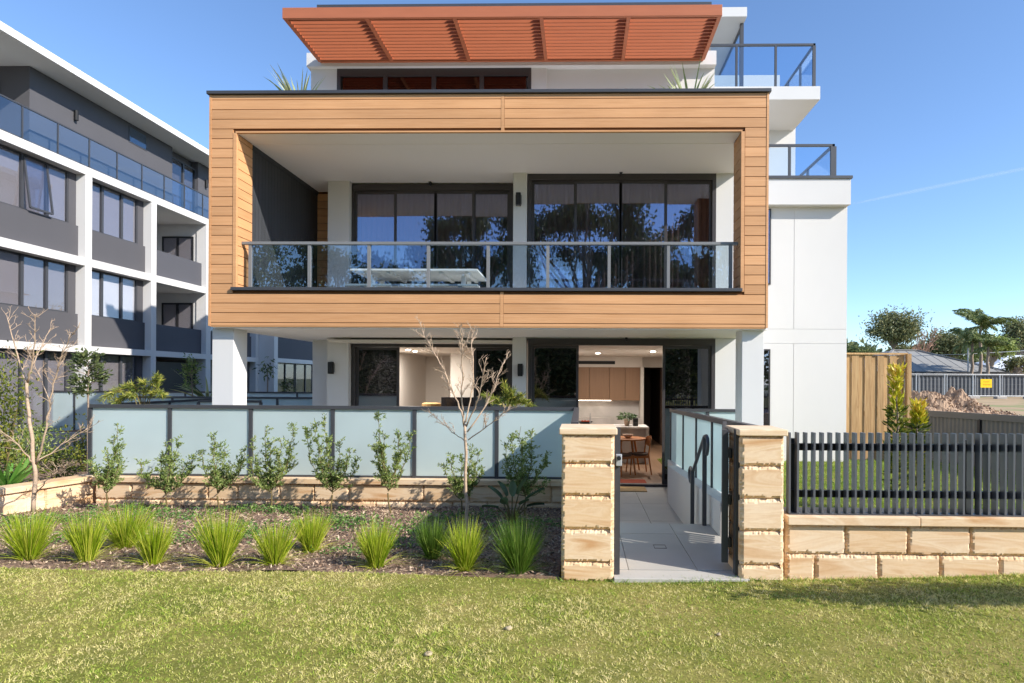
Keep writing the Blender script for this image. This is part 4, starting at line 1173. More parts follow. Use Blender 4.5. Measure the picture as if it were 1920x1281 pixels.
dining_chair((Xp(1166, 12.75), 12.75, ZF), math.radians(40), 'timber dining chair nearest the open doorway, half hidden by the lock post')
tx, ty = Xp(1176, 13.25), 13.25
t = thing('dining_table', (tx, ty, ZF), 'small round timber dining table before the kitchen island', 'table')
MB().lathe([(.40, .715), (.43, .725), (.43, .75)], (tx, ty, ZF), 28).build('tabletop', M['chairwood'], t)
for a in (.5, 2.1, 3.7, 5.2):
    MB().tube([(tx + .34 * math.cos(a), ty + .34 * math.sin(a), ZF), (tx + .2 * math.cos(a), ty + .2 * math.sin(a), ZF + .72)], [.016, .028], 8).build('leg', M['chairwood'], t)
tag(MB().lathe([(.03, 0), (.05, .005), (.11, .06), (.12, .085), (.11, .08), (.045, .02)], (tx + .02, ty - .05, ZF + .75), 18).build('bowl', M['pot'], smooth=True), 'small pale bowl on the round dining table', 'bowl')
tag(MB().box(Xp(1163, 11.75), Xp(1213, 11.75), 11.46, 12.05, ZF - .0005, ZF + .02).build('door_mat', M['rust'], bevel=.008), 'rust red mat just inside the open doors', 'mat')
tag(MB().box(Xp(1160, 11), Xp(1213, 11), 10.82, 11.28, FLOOR + .0005, FLOOR + .018).build('door_mat', M['jute'], bevel=.006), 'tan jute mat outside the sliding doors', 'mat')
# kitchen top objects
kz = .50
px_, py_ = Xp(1176, 14.8), 14.8
t = thing('potted_plant', (px_, py_, kz), 'leafy dark plant in a pale pot on the kitchen island', 'plant')
MB().lathe([(.055, 0), (.075, .1), (.08, .16), (.07, .155), (.05, .14)], (px_, py_, kz), 16).build('pot', M['pot'], t)
m = MB(); n = 60; a = rng.random(n) * 6.28; r = rng.random(n) * .2
m.leaves(np.stack([px_ + r * np.cos(a), py_ + r * np.sin(a), kz + .2 + .14 * rng.random(n) - r * .2], 1), np.stack([np.cos(a), np.sin(a), rng.normal(-.1, .3, n)], 1), .13, .075)
for k in range(7): m.tube([(px_, py_, kz + .14), (px_ + .1 * math.cos(k), py_ + .1 * math.sin(k), kz + .28)], .005, 5)
m.build('foliage', M['leaf_bop'], t)
x = Xp(1192, 14.7); tag(MB().box(x - .06, x + .06, 14.62, 14.8, kz, kz + .2).box(x - .04, x + .04, 14.6, 14.62, kz + .05, kz + .1).build('coffee_machine', M['black'], bevel=.02), 'small black appliance on the kitchen island beside the plant', 'appliance')
x = Xp(1098, 14.6)
t = thing('fruit_bowl', (x, 14.7, kz), 'dark bowl of orange fruit at the left of the kitchen island', 'bowl')
MB().lathe([(.05, 0), (.13, .05), (.19, .11), (.18, .11), (.1, .04)], (x, 14.7, kz), 18).build('bowl', M['black'], t, smooth=True)
for k in range(4):
    a = k * 1.6; c = (x + .07 * math.cos(a), 14.7 + .07 * math.sin(a), kz + .05)
    MB().lathe([(.005, 0), (.03, .008), (.045, .04), (.03, .075), (.005, .085)], c, 12).build('fruit', M['rust'], t, smooth=True)
x = Xp(1107, 14.5); tag(MB().tube([(x, 14.55, kz), (x, 14.55, kz + .28), (x, 14.5, kz + .33), (x, 14.42, kz + .31)], .012, 8).build('tap', M['galv'], smooth=True), 'slim steel kitchen tap on the island bench', 'tap')
# living room
x0, z0 = P(827, 766, 15.9); x1, z1 = P(862, 745, 15.9)
t = thing('television', (x0, 15.9, FLOOR), 'black flat television against the pale living room wall', 'television')
MB().box(x0, x0 + 1.25, 15.9, 15.95, z0 - .45, z1).build('screen', M['tv'], t, bevel=.005)
MB().box(x0 + .3, x0 + .9, 15.85, 16.05, z0 - .52, z0 - .46).build('stand', M['blackmetal'], t)
tag(MB().box(x0 - .35, x0 + 1.5, 15.7, 16.15, FLOOR + .006, z0 - .522).build('tv_cabinet', M['oak'], bevel=.005), 'low timber cabinet under the television', 'cabinet')
x, z = P(809, 757, 14.6)
t = thing('armchair', (x, 14.6, FLOOR), 'small tan armchair back in the living room left of the television', 'armchair')
m = MB(); m.lathe([(.22, .35), (.24, .5), (.235, z - FLOOR), (.2, z - FLOOR + .02)], (x, 14.6, FLOOR), 18); m.build('backrest', M['jute'], t)
for a in range(4): MB().tube([(x + .2 * math.cos(a * 1.57 + .8), 14.6 + .2 * math.sin(a * 1.57 + .8), FLOOR + .006), (x + .17 * math.cos(a * 1.57 + .8), 14.6 + .17 * math.sin(a * 1.57 + .8), FLOOR + .36)], .015, 6).build('leg', M['walnut'], t)

# ================================================================== PLANTS
def branch_pts(a, b, n=6, sag=.0, jit=.0, bow=None):
    a, b = np.array(a, float), np.array(b, float)
    ts = np.linspace(0, 1, n)[:, None]
    p = a + (b - a) * ts
    if bow is not None: p = p + np.array(bow) * (ts * (1 - ts) * 4)
    p[1:-1] += rng.normal(0, jit, (n - 2, 3))
    return p

def bed_y(py, z=-.1): return (EYE - z) * F / (py - 712)

# --- young olive-leaved shrubs along the retaining wall
def shrub(base, tips, label, Y=7.75, leaf=.042, lw=.017, dens=150, m_leaf='leaf_shrub', group='young shrubs along the garden wall'):
    bx = Xp(base[0], Y); bz = bed_z(bx, Y)
    t = thing('shrub', (bx, Y, bz), label, 'shrub', group)
    st = MB(); lf = MB()
    root = np.array([bx, Y, bz - .02]); top0 = Zp(min(t_[1] for t_ in tips), Y, base[0])
    fork = root + np.array([rng.normal(0, .02), 0, (top0 - bz) * .22])
    st.tube([root, (root + fork) / 2 + rng.normal(0, .008, 3), fork], [.013, .011, .01], 7)
    for (px, py) in tips:
        e = np.array(V3(px, py, Y)) + np.array([0, rng.normal(0, .14), 0])
        k = rng.uniform(.0, .35); s0 = fork + (np.array([fork[0], fork[1], top0]) - fork) * k * .5
        out = e - s0; L = np.linalg.norm(out)
        pts = branch_pts(s0, e, 8, jit=.012, bow=(out[0] * .25, out[1] * .25, -L * .06))
        st.tube(pts, np.linspace(.007, .0025, 8), 5)
        # side twigs with leaves
        nt = int(L * 42)
        for _ in range(nt):
            f = rng.uniform(.08, 1.0); c = np.array([np.interp(f, np.linspace(0, 1, 8), pts[:, i]) for i in range(3)])
            d = rng.normal(0, 1, 3); d[2] = abs(d[2]) * .9 + .25; d /= np.linalg.norm(d)
            tl = rng.uniform(.05, .17) * (1.15 - .55 * f)
            n = int(dens * tl)
            u = rng.random(n)[:, None]
            P_ = c + d * tl * u + rng.normal(0, .006, (n, 3))
            D = d * .7 + rng.normal(0, .7, (n, 3)) + np.array([0, 0, .3])
            rr = np.clip(rng.normal(.5, .25, n), 0, 1)
            lf.leaves(P_, D, rng.uniform(.7, 1.15, n) * leaf, rng.uniform(.7, 1.1, n) * lw, r=rr)
            if tl > .09: st.tube([c, c + d * tl], [.002, .001], 4, cap=False)
    st.build('stem', M['stem'], t); lf.build('foliage', M[m_leaf], t)
    return t
shrub((203, 945), [(203, 798), (192, 825), (214, 840), (186, 862), (222, 868), (205, 850), (180, 885)], 'thin upright young shrub at the left end of the frosted fence')
shrub((315, 962), [(316, 825), (272, 832), (262, 870), (366, 850), (338, 845), (290, 865), (345, 870), (262, 893), (310, 850)], 'wide low young shrub second from the left along the garden wall')
shrub((412, 950), [(414, 812), (395, 832), (388, 845), (460, 845), (440, 848), (432, 870), (398, 870), (410, 840)], 'young shrub with one long right branch, third from the left by the wall')
shrub((510, 965), [(547, 797), (506, 800), (486, 826), (540, 820), (516, 830), (488, 860), (538, 870), (522, 850)], 'forked young shrub leaning right before the third and fourth glass panels')
shrub((622, 948), [(612, 785), (582, 806), (600, 795), (632, 828), (664, 838), (662, 862), (590, 846), (610, 840), (640, 870)], 'bushy young shrub with a tall narrow tip in front of the middle fence post')
shrub((735, 962), [(722, 776), (763, 815), (742, 812), (710, 820), (752, 840), (708, 866), (740, 850), (728, 810)], 'tall pointed young shrub between the middle post and the leafless tree')
shrub((868, 962), [(846, 852), (898, 848), (838, 872), (882, 838), (902, 878), (866, 850), (850, 895)], 'short round young shrub directly behind the leafless tree trunk')
shrub((985, 968), [(976, 800), (1000, 802), (948, 836), (1022, 852), (1010, 880), (950, 872), (982, 838), (962, 818), (1020, 905)], 'broad young shrub beside the wider gate pillar')

# --- mat rush clumps along the front of the bed
def mat_rush(px, py, wpx, hpx, label, dark=False, n=560):
    Y = bed_y(py, -.03); x = Xp(px, Y); z = bed_z(x, Y)
    h, w = hpx * Y / F, wpx * Y / F
    m = MB()
    a = rng.random(n) * 2 * math.pi; r0 = rng.random(n) ** .7 * .04
    lean = (rng.random(n) ** .75 + np.abs(rng.normal(0, .12, n))) * (w / 2 / h) * random.uniform(1.05, 1.35)
    P_ = np.stack([x + r0 * np.cos(a), Y + r0 * np.sin(a), np.full(n, z - .02)], 1)
    D = np.stack([np.cos(a) * lean, np.sin(a) * lean, np.ones(n)], 1)
    L = h * (.55 + .5 * rng.random(n) ** .6) * (1 - .1 * lean)
    bend = np.clip(rng.normal(.09, .09, n), 0, .5) * (1 + lean)
    rr = np.clip(rng.normal(.55, .26, n), 0, 1)
    m.blades(P_, D, L, rng.uniform(.0042, .0082, n), bend, 5, rr)
    k = n // 9                                            # old arching outer leaves
    a = rng.random(k) * 6.28; D = np.stack([np.cos(a), np.sin(a), rng.uniform(.5, 1.2, k)], 1)
    m.blades(np.stack([x + .03 * np.cos(a), Y + .03 * np.sin(a), np.full(k, z - .01)], 1), D, h * rng.uniform(.5, .85, k), np.full(k, .005), rng.uniform(.3, .6, k), 6, np.clip(rng.normal(.75, .2, k), 0, 1))
    o = m.build('mat_rush', M['lomandra2' if dark else 'lomandra'])
    return tag(o, label, 'plant', 'mat rush clumps along the lawn edge')
mat_rush(56, 1061, 108, 118, 'wide mat rush clump at the far left of the bed')
mat_rush(165, 1065, 76, 112, 'narrow upright mat rush clump second from the left')
mat_rush(238, 1036, 105, 104, 'mat rush clump standing back behind two others on the left')
mat_rush(290, 1065, 78, 102, 'small mat rush clump in front of the one set back')
mat_rush(415, 1068, 96, 128, 'tall mat rush clump below the third young shrub')
mat_rush(517, 1068, 78, 98, 'short mat rush clump below the forked shrub')
mat_rush(585, 1036, 78, 92, 'yellow mat rush clump set back, just left of the middle of the bed')
mat_rush(708, 1068, 80, 108, 'yellow mat rush clump alone in the middle of the bed')
mat_rush(812, 1050, 66, 96, 'dark green mat rush clump left of the leafless trunk', True)
mat_rush(874, 1072, 84, 114, 'bright mat rush clump at the foot of the leafless tree')
mat_rush(975, 1074, 132, 130, 'large dark arching mat rush clump beside the gate pillar', True, 760)

# --- leafless trees, limbs measured from the photograph
def bare_tree(limbs, Y, label, trunk_mat, twig_mat, yj=.22, ndeep=3, twl=.2):
    x0, y0, z0 = V3(*limbs[0][0][0], Y)
    t = thing('bare_tree', (x0, Y, z0), label, 'tree', None)
    tr = MB(); tw = MB()
    def twigs(pts, L, lvl):
        n = max(2, int(np.linalg.norm(np.diff(pts, axis=0), axis=1).sum() * (17 if lvl == 0 else 14)))
        for _ in range(n):
            f = rng.uniform(.25, 1)
            c = np.array([np.interp(f, np.linspace(0, 1, len(pts)), pts[:, i]) for i in range(3)])
            i = min(len(pts) - 2, int(f * (len(pts) - 1))); d = pts[i + 1] - pts[i]; d = d / (np.linalg.norm(d) + 1e-9)
            d = d + rng.normal(0, .55, 3); d[2] = d[2] * .7 + .35; d /= np.linalg.norm(d)
            l = L * rng.uniform(.4, 1.1) * (1.15 - .4 * f)
            q = branch_pts(c, c + d * l, 4, jit=l * .04)
            tw.tube(q, np.linspace(.0038 - .001 * lvl, .0014, 4), 4, cap=False)
            if lvl < ndeep - 1: twigs(q, L * .48, lvl + 1)
    for k, (pl, r0, r1, off) in enumerate(limbs):
        pts = np.array([V3(p[0], p[1], Y + off * i / max(1, len(pl) - 1)) for i, p in enumerate(pl)])
        # densify
        n = len(pts); tt = np.linspace(0, n - 1, n * 3); pts = np.stack([np.interp(tt, np.arange(n), pts[:, i]) for i in range(3)], 1)
        pts[1:-1] += rng.normal(0, .006, (len(pts) - 2, 3))
        (tr if k == 0 else tr).tube(pts, np.linspace(r0 * .78, r1 * .8, len(pts)), 8)
        if k > 0: twigs(pts, twl, 0)
    tr.q += [a + tr.n for a in tw.q]; tr.v += tw.v; tr.r += tw.r; tr.n += tw.n
    tr.build('trunk', trunk_mat, t, smooth=True)
    return t
bare_tree([([(876, 1010), (874, 930), (873, 860), (872, 795)], .026, .019, 0),
           ([(872, 800), (866, 770), (850, 740), (832, 692), (812, 660), (798, 636), (788, 604)], .013, .004, .25),
           ([(870, 800), (866, 760), (867, 700), (866, 650), (862, 612)], .013, .004, -.2),
           ([(873, 792), (884, 745), (888, 700), (884, 650), (886, 620)], .011, .004, .3),
           ([(874, 800), (893, 760), (905, 715), (912, 670)], .012, .004, -.3),
           ([(876, 810), (905, 770), (925, 730), (940, 690), (952, 665)], .012, .004, .15),
           ([(878, 825), (905, 806), (930, 785), (956, 765)], .009, .003, -.25),
           ([(870, 826), (850, 812), (832, 795), (812, 775)], .007, .0025, .2)],
          6.5, 'small leafless tree in front of the frosted fence near the gate', M['barktan'], M['twig'])
bare_tree([([(62, 960), (66, 900), (64, 865), (57, 800), (52, 755), (50, 715)], .030, .019, 0),
           ([(51, 718), (38, 690), (26, 640), (12, 590)], .015, .004, .2),
           ([(51, 718), (60, 685), (65, 640), (66, 590)], .016, .004, -.2),
           ([(58, 690), (78, 650), (96, 610)], .009, .003, .2),
           ([(68, 870), (82, 830), (90, 770), (100, 720), (112, 680), (128, 640), (150, 605)], .016, .004, -.3),
           ([(92, 750), (78, 715), (66, 690), (50, 650)], .008, .003, .3),
           ([(66, 870), (100, 845), (140, 818), (172, 800)], .011, .003, .3),
           ([(62, 868), (45, 846), (22, 822), (-5, 806)], .012, .003, -.3),
           ([(62, 930), (84, 905), (108, 885), (140, 868)], .009, .003, -.3)],
          6.9, 'tall leafless tree at the left edge beside the cream garden wall', M['barktan'], M['twig'], twl=.2)

# --- paddle-leaved plant beside the right pillar of the bed
Y = 7.0; bx, _, _ = V3(960, 955, Y); bz = bed_z(bx, Y)
t = thing('paddle_leaf_plant', (bx, Y, bz), 'dark plant with broad paddle leaves between the bare trunk and the gate pillar', 'plant')
m = MB(); stt = MB()
for (px, py, wd) in ((918, 915, .1), (935, 908, .11), (960, 905, .1), (985, 895, .11), (1012, 922, .1), (910, 945, .09), (1015, 945, .1), (945, 930, .1), (990, 935, .09)):
    e = np.array(V3(px, py, Y)) + np.array([0, rng.normal(0, .12), 0]); s0 = np.array([bx, Y, bz])
    mid = s0 + (e - s0) * .5 + np.array([0, 0, .09])
    stt.tube([s0, (s0 + mid) / 2 + np.array([0, 0, .03]), mid], [.011, .009, .007], 6)
    d = e - mid; d /= np.linalg.norm(d); L = np.linalg.norm(e - mid) * 1.15; sd = np.cross(d, (0, 0, 1.) + rng.normal(0, .25, 3)); sd /= np.linalg.norm(sd); nn = np.cross(sd, d)
    rr = rng.random()
    m.grid(lambda u, v: tuple(mid + d * L * u + sd * wd * (v - .5) * math.sin(math.pi * min(1, .06 + u * .94)) ** .7 + nn * (.25 * wd * abs(v - .5) * 2 - .25 * L * u * u * .6)), 8, 4, rnd=rr)
m.build('foliage', M['leaf_bop'], t, smooth=True); stt.build('stem', M['stem'], t)

# --- generic leafy bush made of leaf clusters on stems
def bush(name, c, size, n, leaf, lw, mt, label, cat='shrub', group=None, clumps=22, stems=6, zc=.5, trunk_r=.012, upb=.2):
    c = np.array(c, float); size = np.array(size, float)
    t = thing(name, tuple(c), label, cat, group)
    lf, st = MB(), MB()
    cl = []
    while len(cl) < clumps:
        p = rng.uniform(-1, 1, 3)
        if p @ p <= 1: cl.append(p)
    cl = np.array(cl) * size / 2 * .85 + c + np.array([0, 0, size[2] * zc])
    for p in cl[:max(stems, 3)]:
        st.tube(branch_pts(c, p, 5, jit=.02, bow=(0, 0, size[2] * .05)), np.linspace(trunk_r, trunk_r * .35, 5), 6)
    per = n // clumps
    for p in cl:
        s_ = size / 2 * rng.uniform(.22, .42)
        q = p + rng.normal(0, .55, (per, 3)) * s_
        D = (q - p) / (np.linalg.norm(q - p, axis=1, keepdims=True) + 1e-6) + rng.normal(0, .6, (per, 3)) + np.array([0, 0, upb])
        lf.leaves(q, D, rng.uniform(.7, 1.2, per) * leaf, rng.uniform(.7, 1.2, per) * lw, r=np.clip(rng.normal(.5, .26, per), 0, 1))
    st.build('stem', M['stem'], t); lf.build('foliage', M[mt], t)
    return t
def at(px, py, Y): return V3(px, py, Y)
bush('leafy_bush', (Xp(8, 7.9), 7.9, -.05), (.75, .8, 2.25), 1900, .06, .028, 'leaf_bush', 'tall dense bush with mottled leaves at the left edge of the picture', clumps=44, stems=10, zc=.5)
bush('leafy_bush', (Xp(120, 9.2), 9.2, -.05), (1.2, .8, .6), 900, .055, .025, 'leaf_bush', 'low mixed bush behind the cream wall, left of the fence end', clumps=30)
bush('leafy_bush', (Xp(158, 10.5), 10.5, -.05), (.7, .7, 1.0), 600, .06, .026, 'leaf_bush', 'leafy bush close to the corner of the frosted fence')
bush('leafy_bush', (Xp(70, 11.5), 11.5, -.05), (1.3, .8, .8), 650, .07, .03, 'leaf_shrub', 'greyish green bush in front of the frosted side fence on the left')
bush('leafy_bush', (Xp(40, 9.9), 9.9, -.05), (.9, .9, .9), 900, .06, .026, 'leaf_shrub', 'low greyish bush behind the strap leaved plant')
# strap-leaved plant at the left edge
def rosette(name, c, n, L, W, mt, label, up=(.4, 1.3), bend=.25, cat='plant', seg=6, group=None):
    m = MB(); a = rng.random(n) * 6.28; c = np.array(c)
    D = np.stack([np.cos(a), np.sin(a), rng.uniform(*up, n)], 1)
    P_ = c + np.stack([np.cos(a) * .03, np.sin(a) * .03, np.zeros(n)], 1)
    m.blades(P_, D, L * rng.uniform(.7, 1.1, n), W * rng.uniform(.8, 1.2, n), np.clip(rng.normal(bend, .1, n), 0, .6), seg, rng.random(n))
    return tag(m.build(name, M[mt]), label, cat, group)
rosette('strap_leaf_plant', (Xp(14, 7.75), 7.75, .12), 40, .55, .085, 'leaf_strap', 'bright green strap leaved plant behind the cream wall at the left edge', (1.0, 2.6), .16)
# clipped young tree, palm-like and weeping plants behind the fence
def small_tree(px, pybase, pytop, wpx, Y, zb, label, n=900, mt='leaf_dark', leaf=.085, pyc=None, group=None):
    x = Xp(px, Y); zt = Zp(pytop, Y, px); zc0 = Zp(pybase, Y, px)
    t = thing('young_tree', (x, Y, zb), label, 'tree', group)
    tr = MB(); tr.tube(branch_pts((x, Y, zb), (x, Y, zc0 + (zt - zc0) * .6), 6, jit=.01), np.linspace(.022, .01, 6), 8)
    w = wpx * Y / F
    lf = MB()
    for _ in range(30):
        z = rng.uniform(zc0, zt); f = (z - zc0) / (zt - zc0); rr = w / 2 * (math.sin(math.pi * (.15 + .8 * f)) ** .6) * (1 - .35 * f)
        a = rng.random() * 6.28; r = rr * rng.uniform(.4, .95); p = np.array([x + r * math.cos(a), Y + r * math.sin(a), z])
        tr.tube([(x, Y, z - .08), tuple(p)], [.007, .003], 5, cap=False)
        k = n // 30; q = p + rng.normal(0, w * .09, (k, 3))
        D = np.stack([np.full(k, math.cos(a)), np.full(k, math.sin(a)), np.full(k, .5)], 1) + rng.normal(0, .7, (k, 3))
        lf.leaves(q, D, leaf * rng.uniform(.7, 1.2, k), leaf * .38, r=np.clip(rng.normal(.45, .25, k), 0, 1))
    tr.build('trunk', M['bark'], t); lf.build('crown', M[mt], t)
small_tree(166, 738, 660, 58, 10.0, -.1, 'young tree with a dark rounded crown behind the fence corner')
small_tree(360, 722, 668, 34, 15.5, -.1, 'slim young tree in front of the dark ground floor recess', 300, 'leaf_shrub', .1)
small_tree(540, 735, 712, 26, 27, -.3, 'tiny dark bush by the far glass doors under the balcony', 200, 'leaf_dark', .14)
x = Xp(501, 21); t = thing('standard_tree', (x, 21, -.3), 'single stemmed sapling seen under the balcony before the neighbouring wall', 'tree')
MB().tube([(x, 21, -.3), (x + .02, 21, 1.5), (x, 21, 2.05)], [.03, .025, .012], 7).build('trunk', M['bark'], t)
m = MB(); k = 60; m.leaves(np.array([x, 21, 2.0]) + rng.normal(0, .16, (k, 3)), rng.normal(0, 1, (k, 3)) - np.array([0, 0, .6]), .22, .06); m.build('crown', M['leaf_dark'], t)

def spiky_shrub(arms, Y, base, label, n=150):
    """weeping shrub with bottle-brush arms of fine needle leaves"""
    bx, by, bz = base
    t = thing('needle_leaf_shrub', base, label, 'shrub', 'needle leaved shrubs behind the fence')
    st, lf = MB(), MB()
    for pl in arms:
        pts = np.array([(bx, by, bz)] + [V3(p[0], p[1], Y + rng.normal(0, .1)) for p in pl])
        tt = np.linspace(0, len(pts) - 1, 14); pts = np.stack([np.interp(tt, np.arange(len(pts)), pts[:, i]) for i in range(3)], 1)
        st.tube(pts, np.linspace(.01, .003, 14), 6)
        f = rng.uniform(.35, 1.0, n); c = np.stack([np.interp(f, np.linspace(0, 1, 14), pts[:, i]) for i in range(3)], 1)
        g = np.gradient(pts, axis=0); d = np.stack([np.interp(f, np.linspace(0, 1, 14), g[:, i]) for i in range(3)], 1); d /= np.linalg.norm(d, axis=1, keepdims=True)
        D = d * .9 + rng.normal(0, .6, (n, 3))
        lf.leaves(c, D, rng.uniform(.08, .14, n), .012, r=np.clip(rng.normal(.5, .28, n), 0, 1))
    st.build('stem', M['stem'], t); lf.build('foliage', M['leaf_fine'], t)
spiky_shrub([[(262, 745), (240, 728), (212, 735), (190, 750)], [(265, 742), (250, 722), (225, 728), (205, 745)], [(272, 740), (285, 722), (296, 704)], [(276, 745), (290, 735), (302, 738), (308, 742)], [(268, 745), (272, 720), (266, 716)], [(256, 748), (236, 742), (222, 752)], [(280, 748), (292, 728), (298, 712)], [(265, 750), (246, 738), (230, 744), (212, 755)]],
            9.8, (Xp(268, 9.8), 9.8, -.2), 'yellow green weeping shrub rising behind the left end of the frosted fence', 190)
spiky_shrub([[(940, 760), (925, 748), (908, 742)], [(945, 756), (950, 738), (946, 722)], [(950, 758), (968, 745), (978, 742)], [(955, 760), (978, 752), (998, 762)], [(945, 760), (932, 750), (918, 752)], [(950, 756), (958, 742), (962, 732)], [(948, 762), (965, 755), (985, 752)]],
            9.4, (Xp(946, 9.4), 9.4, FLOOR), 'small green weeping shrub above the fence behind the leafless tree', 190)
rosette('fan_palm', (Xp(391, 17), 17, .9), 40, 1.5, .1, 'leaf_palm', 'palm with drooping fronds just left of the white column', (.3, 1.5), .35)
rosette('flax_plant', (Xp(572, 13.5), 13.5, .4), 26, .62, .03, 'twig', 'reddish flax plant behind the frosted fence under the balcony', (.8, 2.5), .2)
rosette('flax_plant', (Xp(505, 15), 15, .5), 22, .7, .04, 'leaf_dark', 'small dark green flax plant between the rear courtyard fences', (.8, 2.5), .2)
# roof planters
rosette('yucca', (Xp(560, 10.6), 10.6, 6.5), 54, .86, .05, 'leaf_yucca', 'spiky yucca above the left end of the timber parapet', (.5, 2.6), .15, group=None)
rosette('yucca', (Xp(1291, 10.6), 10.6, 6.5), 54, .86, .05, 'leaf_yucca', 'spiky yucca above the right end of the timber parapet', (.5, 2.6), .15)
rosette('succulent', (Xp(922, 9.95), 9.95, FZ1 - .04), 9, .24, .018, 'leaf_yucca', 'tiny upright succulent tips above the middle of the parapet', (3, 7), .02)
# yellow croton-like shrubs in the side yard
def yellow_shrub(px, pytop, pymid, Y, label, wpx):
    x = Xp(px, Y); zt = Zp(pytop, Y, px); zm_ = Zp(pymid, Y, px)
    t = thing('yellow_shrub', (x, Y, -.12), label, 'shrub', 'yellow leaved shrubs in the side yard')
    st, lf, lg = MB(), MB(), MB(); w = wpx * Y / F
    st.tube(branch_pts((x, Y, -.12), (x, Y, zt - .1), 7, jit=.012), np.linspace(.022, .006, 7), 7)
    n = 190; z = rng.uniform(zm_, zt, n); a = rng.random(n) * 6.28; r = rng.uniform(.05, .35, n) * w
    lf.leaves(np.stack([x + r * np.cos(a), Y + r * np.sin(a), z], 1), np.stack([np.cos(a) * .6, np.sin(a) * .6, np.full(n, 1.)], 1) + rng.normal(0, .25, (n, 3)), rng.uniform(.08, .13, n), .035, r=np.clip((z - zm_) / (zt - zm_) * .6 + rng.normal(.25, .2, n), 0, 1))
    n = 420; z = rng.uniform(.25, zm_ + .05, n); a = rng.random(n) * 6.28; r = rng.uniform(.05, .6, n) * w
    lg.leaves(np.stack([x + r * np.cos(a), Y + r * np.sin(a), z], 1), np.stack([np.cos(a), np.sin(a), np.full(n, .5)], 1) + rng.normal(0, .3, (n, 3)), .1, .032)
    st.build('stem', M['bark'], t); lf.build('bright_leaves', M['leaf_yel'], t); lg.build('lower_leaves', M['leaf_bush'], t)
yellow_shrub(1681, 690, 775, 7.4, 'taller yellow tipped shrub against the timber paling fence', 24)
yellow_shrub(1722, 757, 800, 7.8, 'shorter yellow tipped shrub right of the timber paling fence', 24)

# ================================================================== RIGHT BACKGROUND
# timber paling fence
YFp = 13.45
t = thing('paling_fence', (6.5, YFp, -.12), 'raw timber paling fence joined to the white building', 'fence')
m = MB(); x0, x1 = Xp(1583, YFp), Xp(1690, YFp); ztp = Zp(666, YFp, 1640); x = x0; k = 0
while x < x1:
    wd = .15 * random.uniform(.85, 1.1); off = .025 if k % 2 else 0
    m.box(x, min(x + wd, x1), YFp - off, YFp - off + .016, -.12, ztp + random.uniform(-.01, .01)); x += wd + (-.012 if k % 2 else .0); k += 1
m.build('palings', M['paling'], t)
MB().box(x0, Xp(1700, YFp), YFp - .05, YFp + .06, ztp + .012, ztp + .05).build('capping', M['paling'], t)
xq = Xp(1691, YFp)
MB().box(xq, xq + .05, YFp - .02, YFp + .08, -.12, ztp + .01).box(xq + .07, xq + .16, YFp - .1, YFp + .0, -.12, ztp + .03).build('post', M['paling'], t)
# low sheet metal fence running towards the street
def ribbed(mb, a, b, z0, z1, per=.09, amp=.012):
    a, b = np.array([*a, 0.]), np.array([*b, 0.]); L = np.linalg.norm(b - a); u = (b - a) / L; nrm = np.array([-u[1], u[0], 0])
    n = int(L / per) * 4; vs = []
    for i in range(n + 1):
        p = a + u * L * i / n + nrm * (amp if (i % 4) in (1, 2) else 0)
        vs += [(p[0], p[1], z0), (p[0], p[1], z1)]
    mb.raw(vs, [(2 * i, 2 * i + 2, 2 * i + 3, 2 * i + 1) for i in range(n)])
A0, A1 = (Xp(1706, 13.75), 13.75), (8.62, 11.0); A2 = (8.95, 5.6)
zA0, zA1 = Zp(769, 13.75, 1706), Zp(780, 11.0, 1940)
t = thing('sheet_metal_fence', (A0[0], A0[1], -.12), 'low grey sheet metal fence along the edge of the vacant lot', 'fence')
for (a, c) in ((A0, A1), (A1, A2)):
    m = MB(); ribbed(m, a, c, -.12, zA0 - .1); m.build('sheeting', M['colorbond'], t)
    m = MB(); m.beam((*a, zA0 - .05), (*c, zA0 - .05), .05, .13); m.beam((*a, -.08), (*c, -.08), .05, .08); m.build('rail', M['colorbond'], t)
for p in (A0, ((A0[0] + A1[0]) / 2 + .1, 12.2), A1, A2): MB().box(p[0] - .06, p[0] - .01, p[1] - .04, p[1] + .04, -.12, zA0 - .1).build('post', M['blackmetal'], t)
# dirt heap
def hnoise(x, y, s_): return math.sin(x * 1.7 * s_ + 1.3) * math.cos(y * 2.1 * s_) + .6 * math.sin(x * 4.1 * s_ + y * 3.3 * s_) + .4 * math.sin(x * 9.7 * s_ - y * 7.3 * s_ + 2)
hx0, hx1 = Xp(1650, 27), Xp(1905, 27)
prof_x = [hx0, Xp(1715, 27), Xp(1745, 27), Xp(1775, 27), Xp(1800, 27), Xp(1822, 27), Xp(1850, 27), Xp(1880, 27), hx1]
prof_z = [.3, 1.05, 1.1, .8, 1.12, .75, .28, .25, 0]
m = MB()
def heap(u, v):
    x = hx0 + (hx1 - hx0) * u; y = 25 + 4.5 * v
    h = np.interp(x, prof_x, prof_z) * max(0, math.sin(math.pi * v)) ** .8
    h *= 1 + .16 * hnoise(x, y, 1.1) + .10 * hnoise(x * 2.3, y * 2.7, 1.7)
    return (x + .05 * hnoise(y, x, 3), y, .0 + max(-.03, h + (.028 * random.uniform(-1, 1) if h > .1 else 0)))
m.grid(heap, 150, 44)
tag(m.build('dirt_heap', M['spoil']), 'heap of excavated brown earth on the vacant lot', 'dirt heap')
m = MB()
for _ in range(420):
    u, v = random.random(), random.uniform(.05, .6); x, y, z = heap(u, v)
    if z < .05 and random.random() < .7: continue
    s_ = random.uniform(.02, .09); m.leaves(np.array([[x, y, z]]) + rng.normal(0, s_ * .3, (4, 3)), rng.normal(0, 1, (4, 3)), s_ * 1.6, s_ * 1.2)
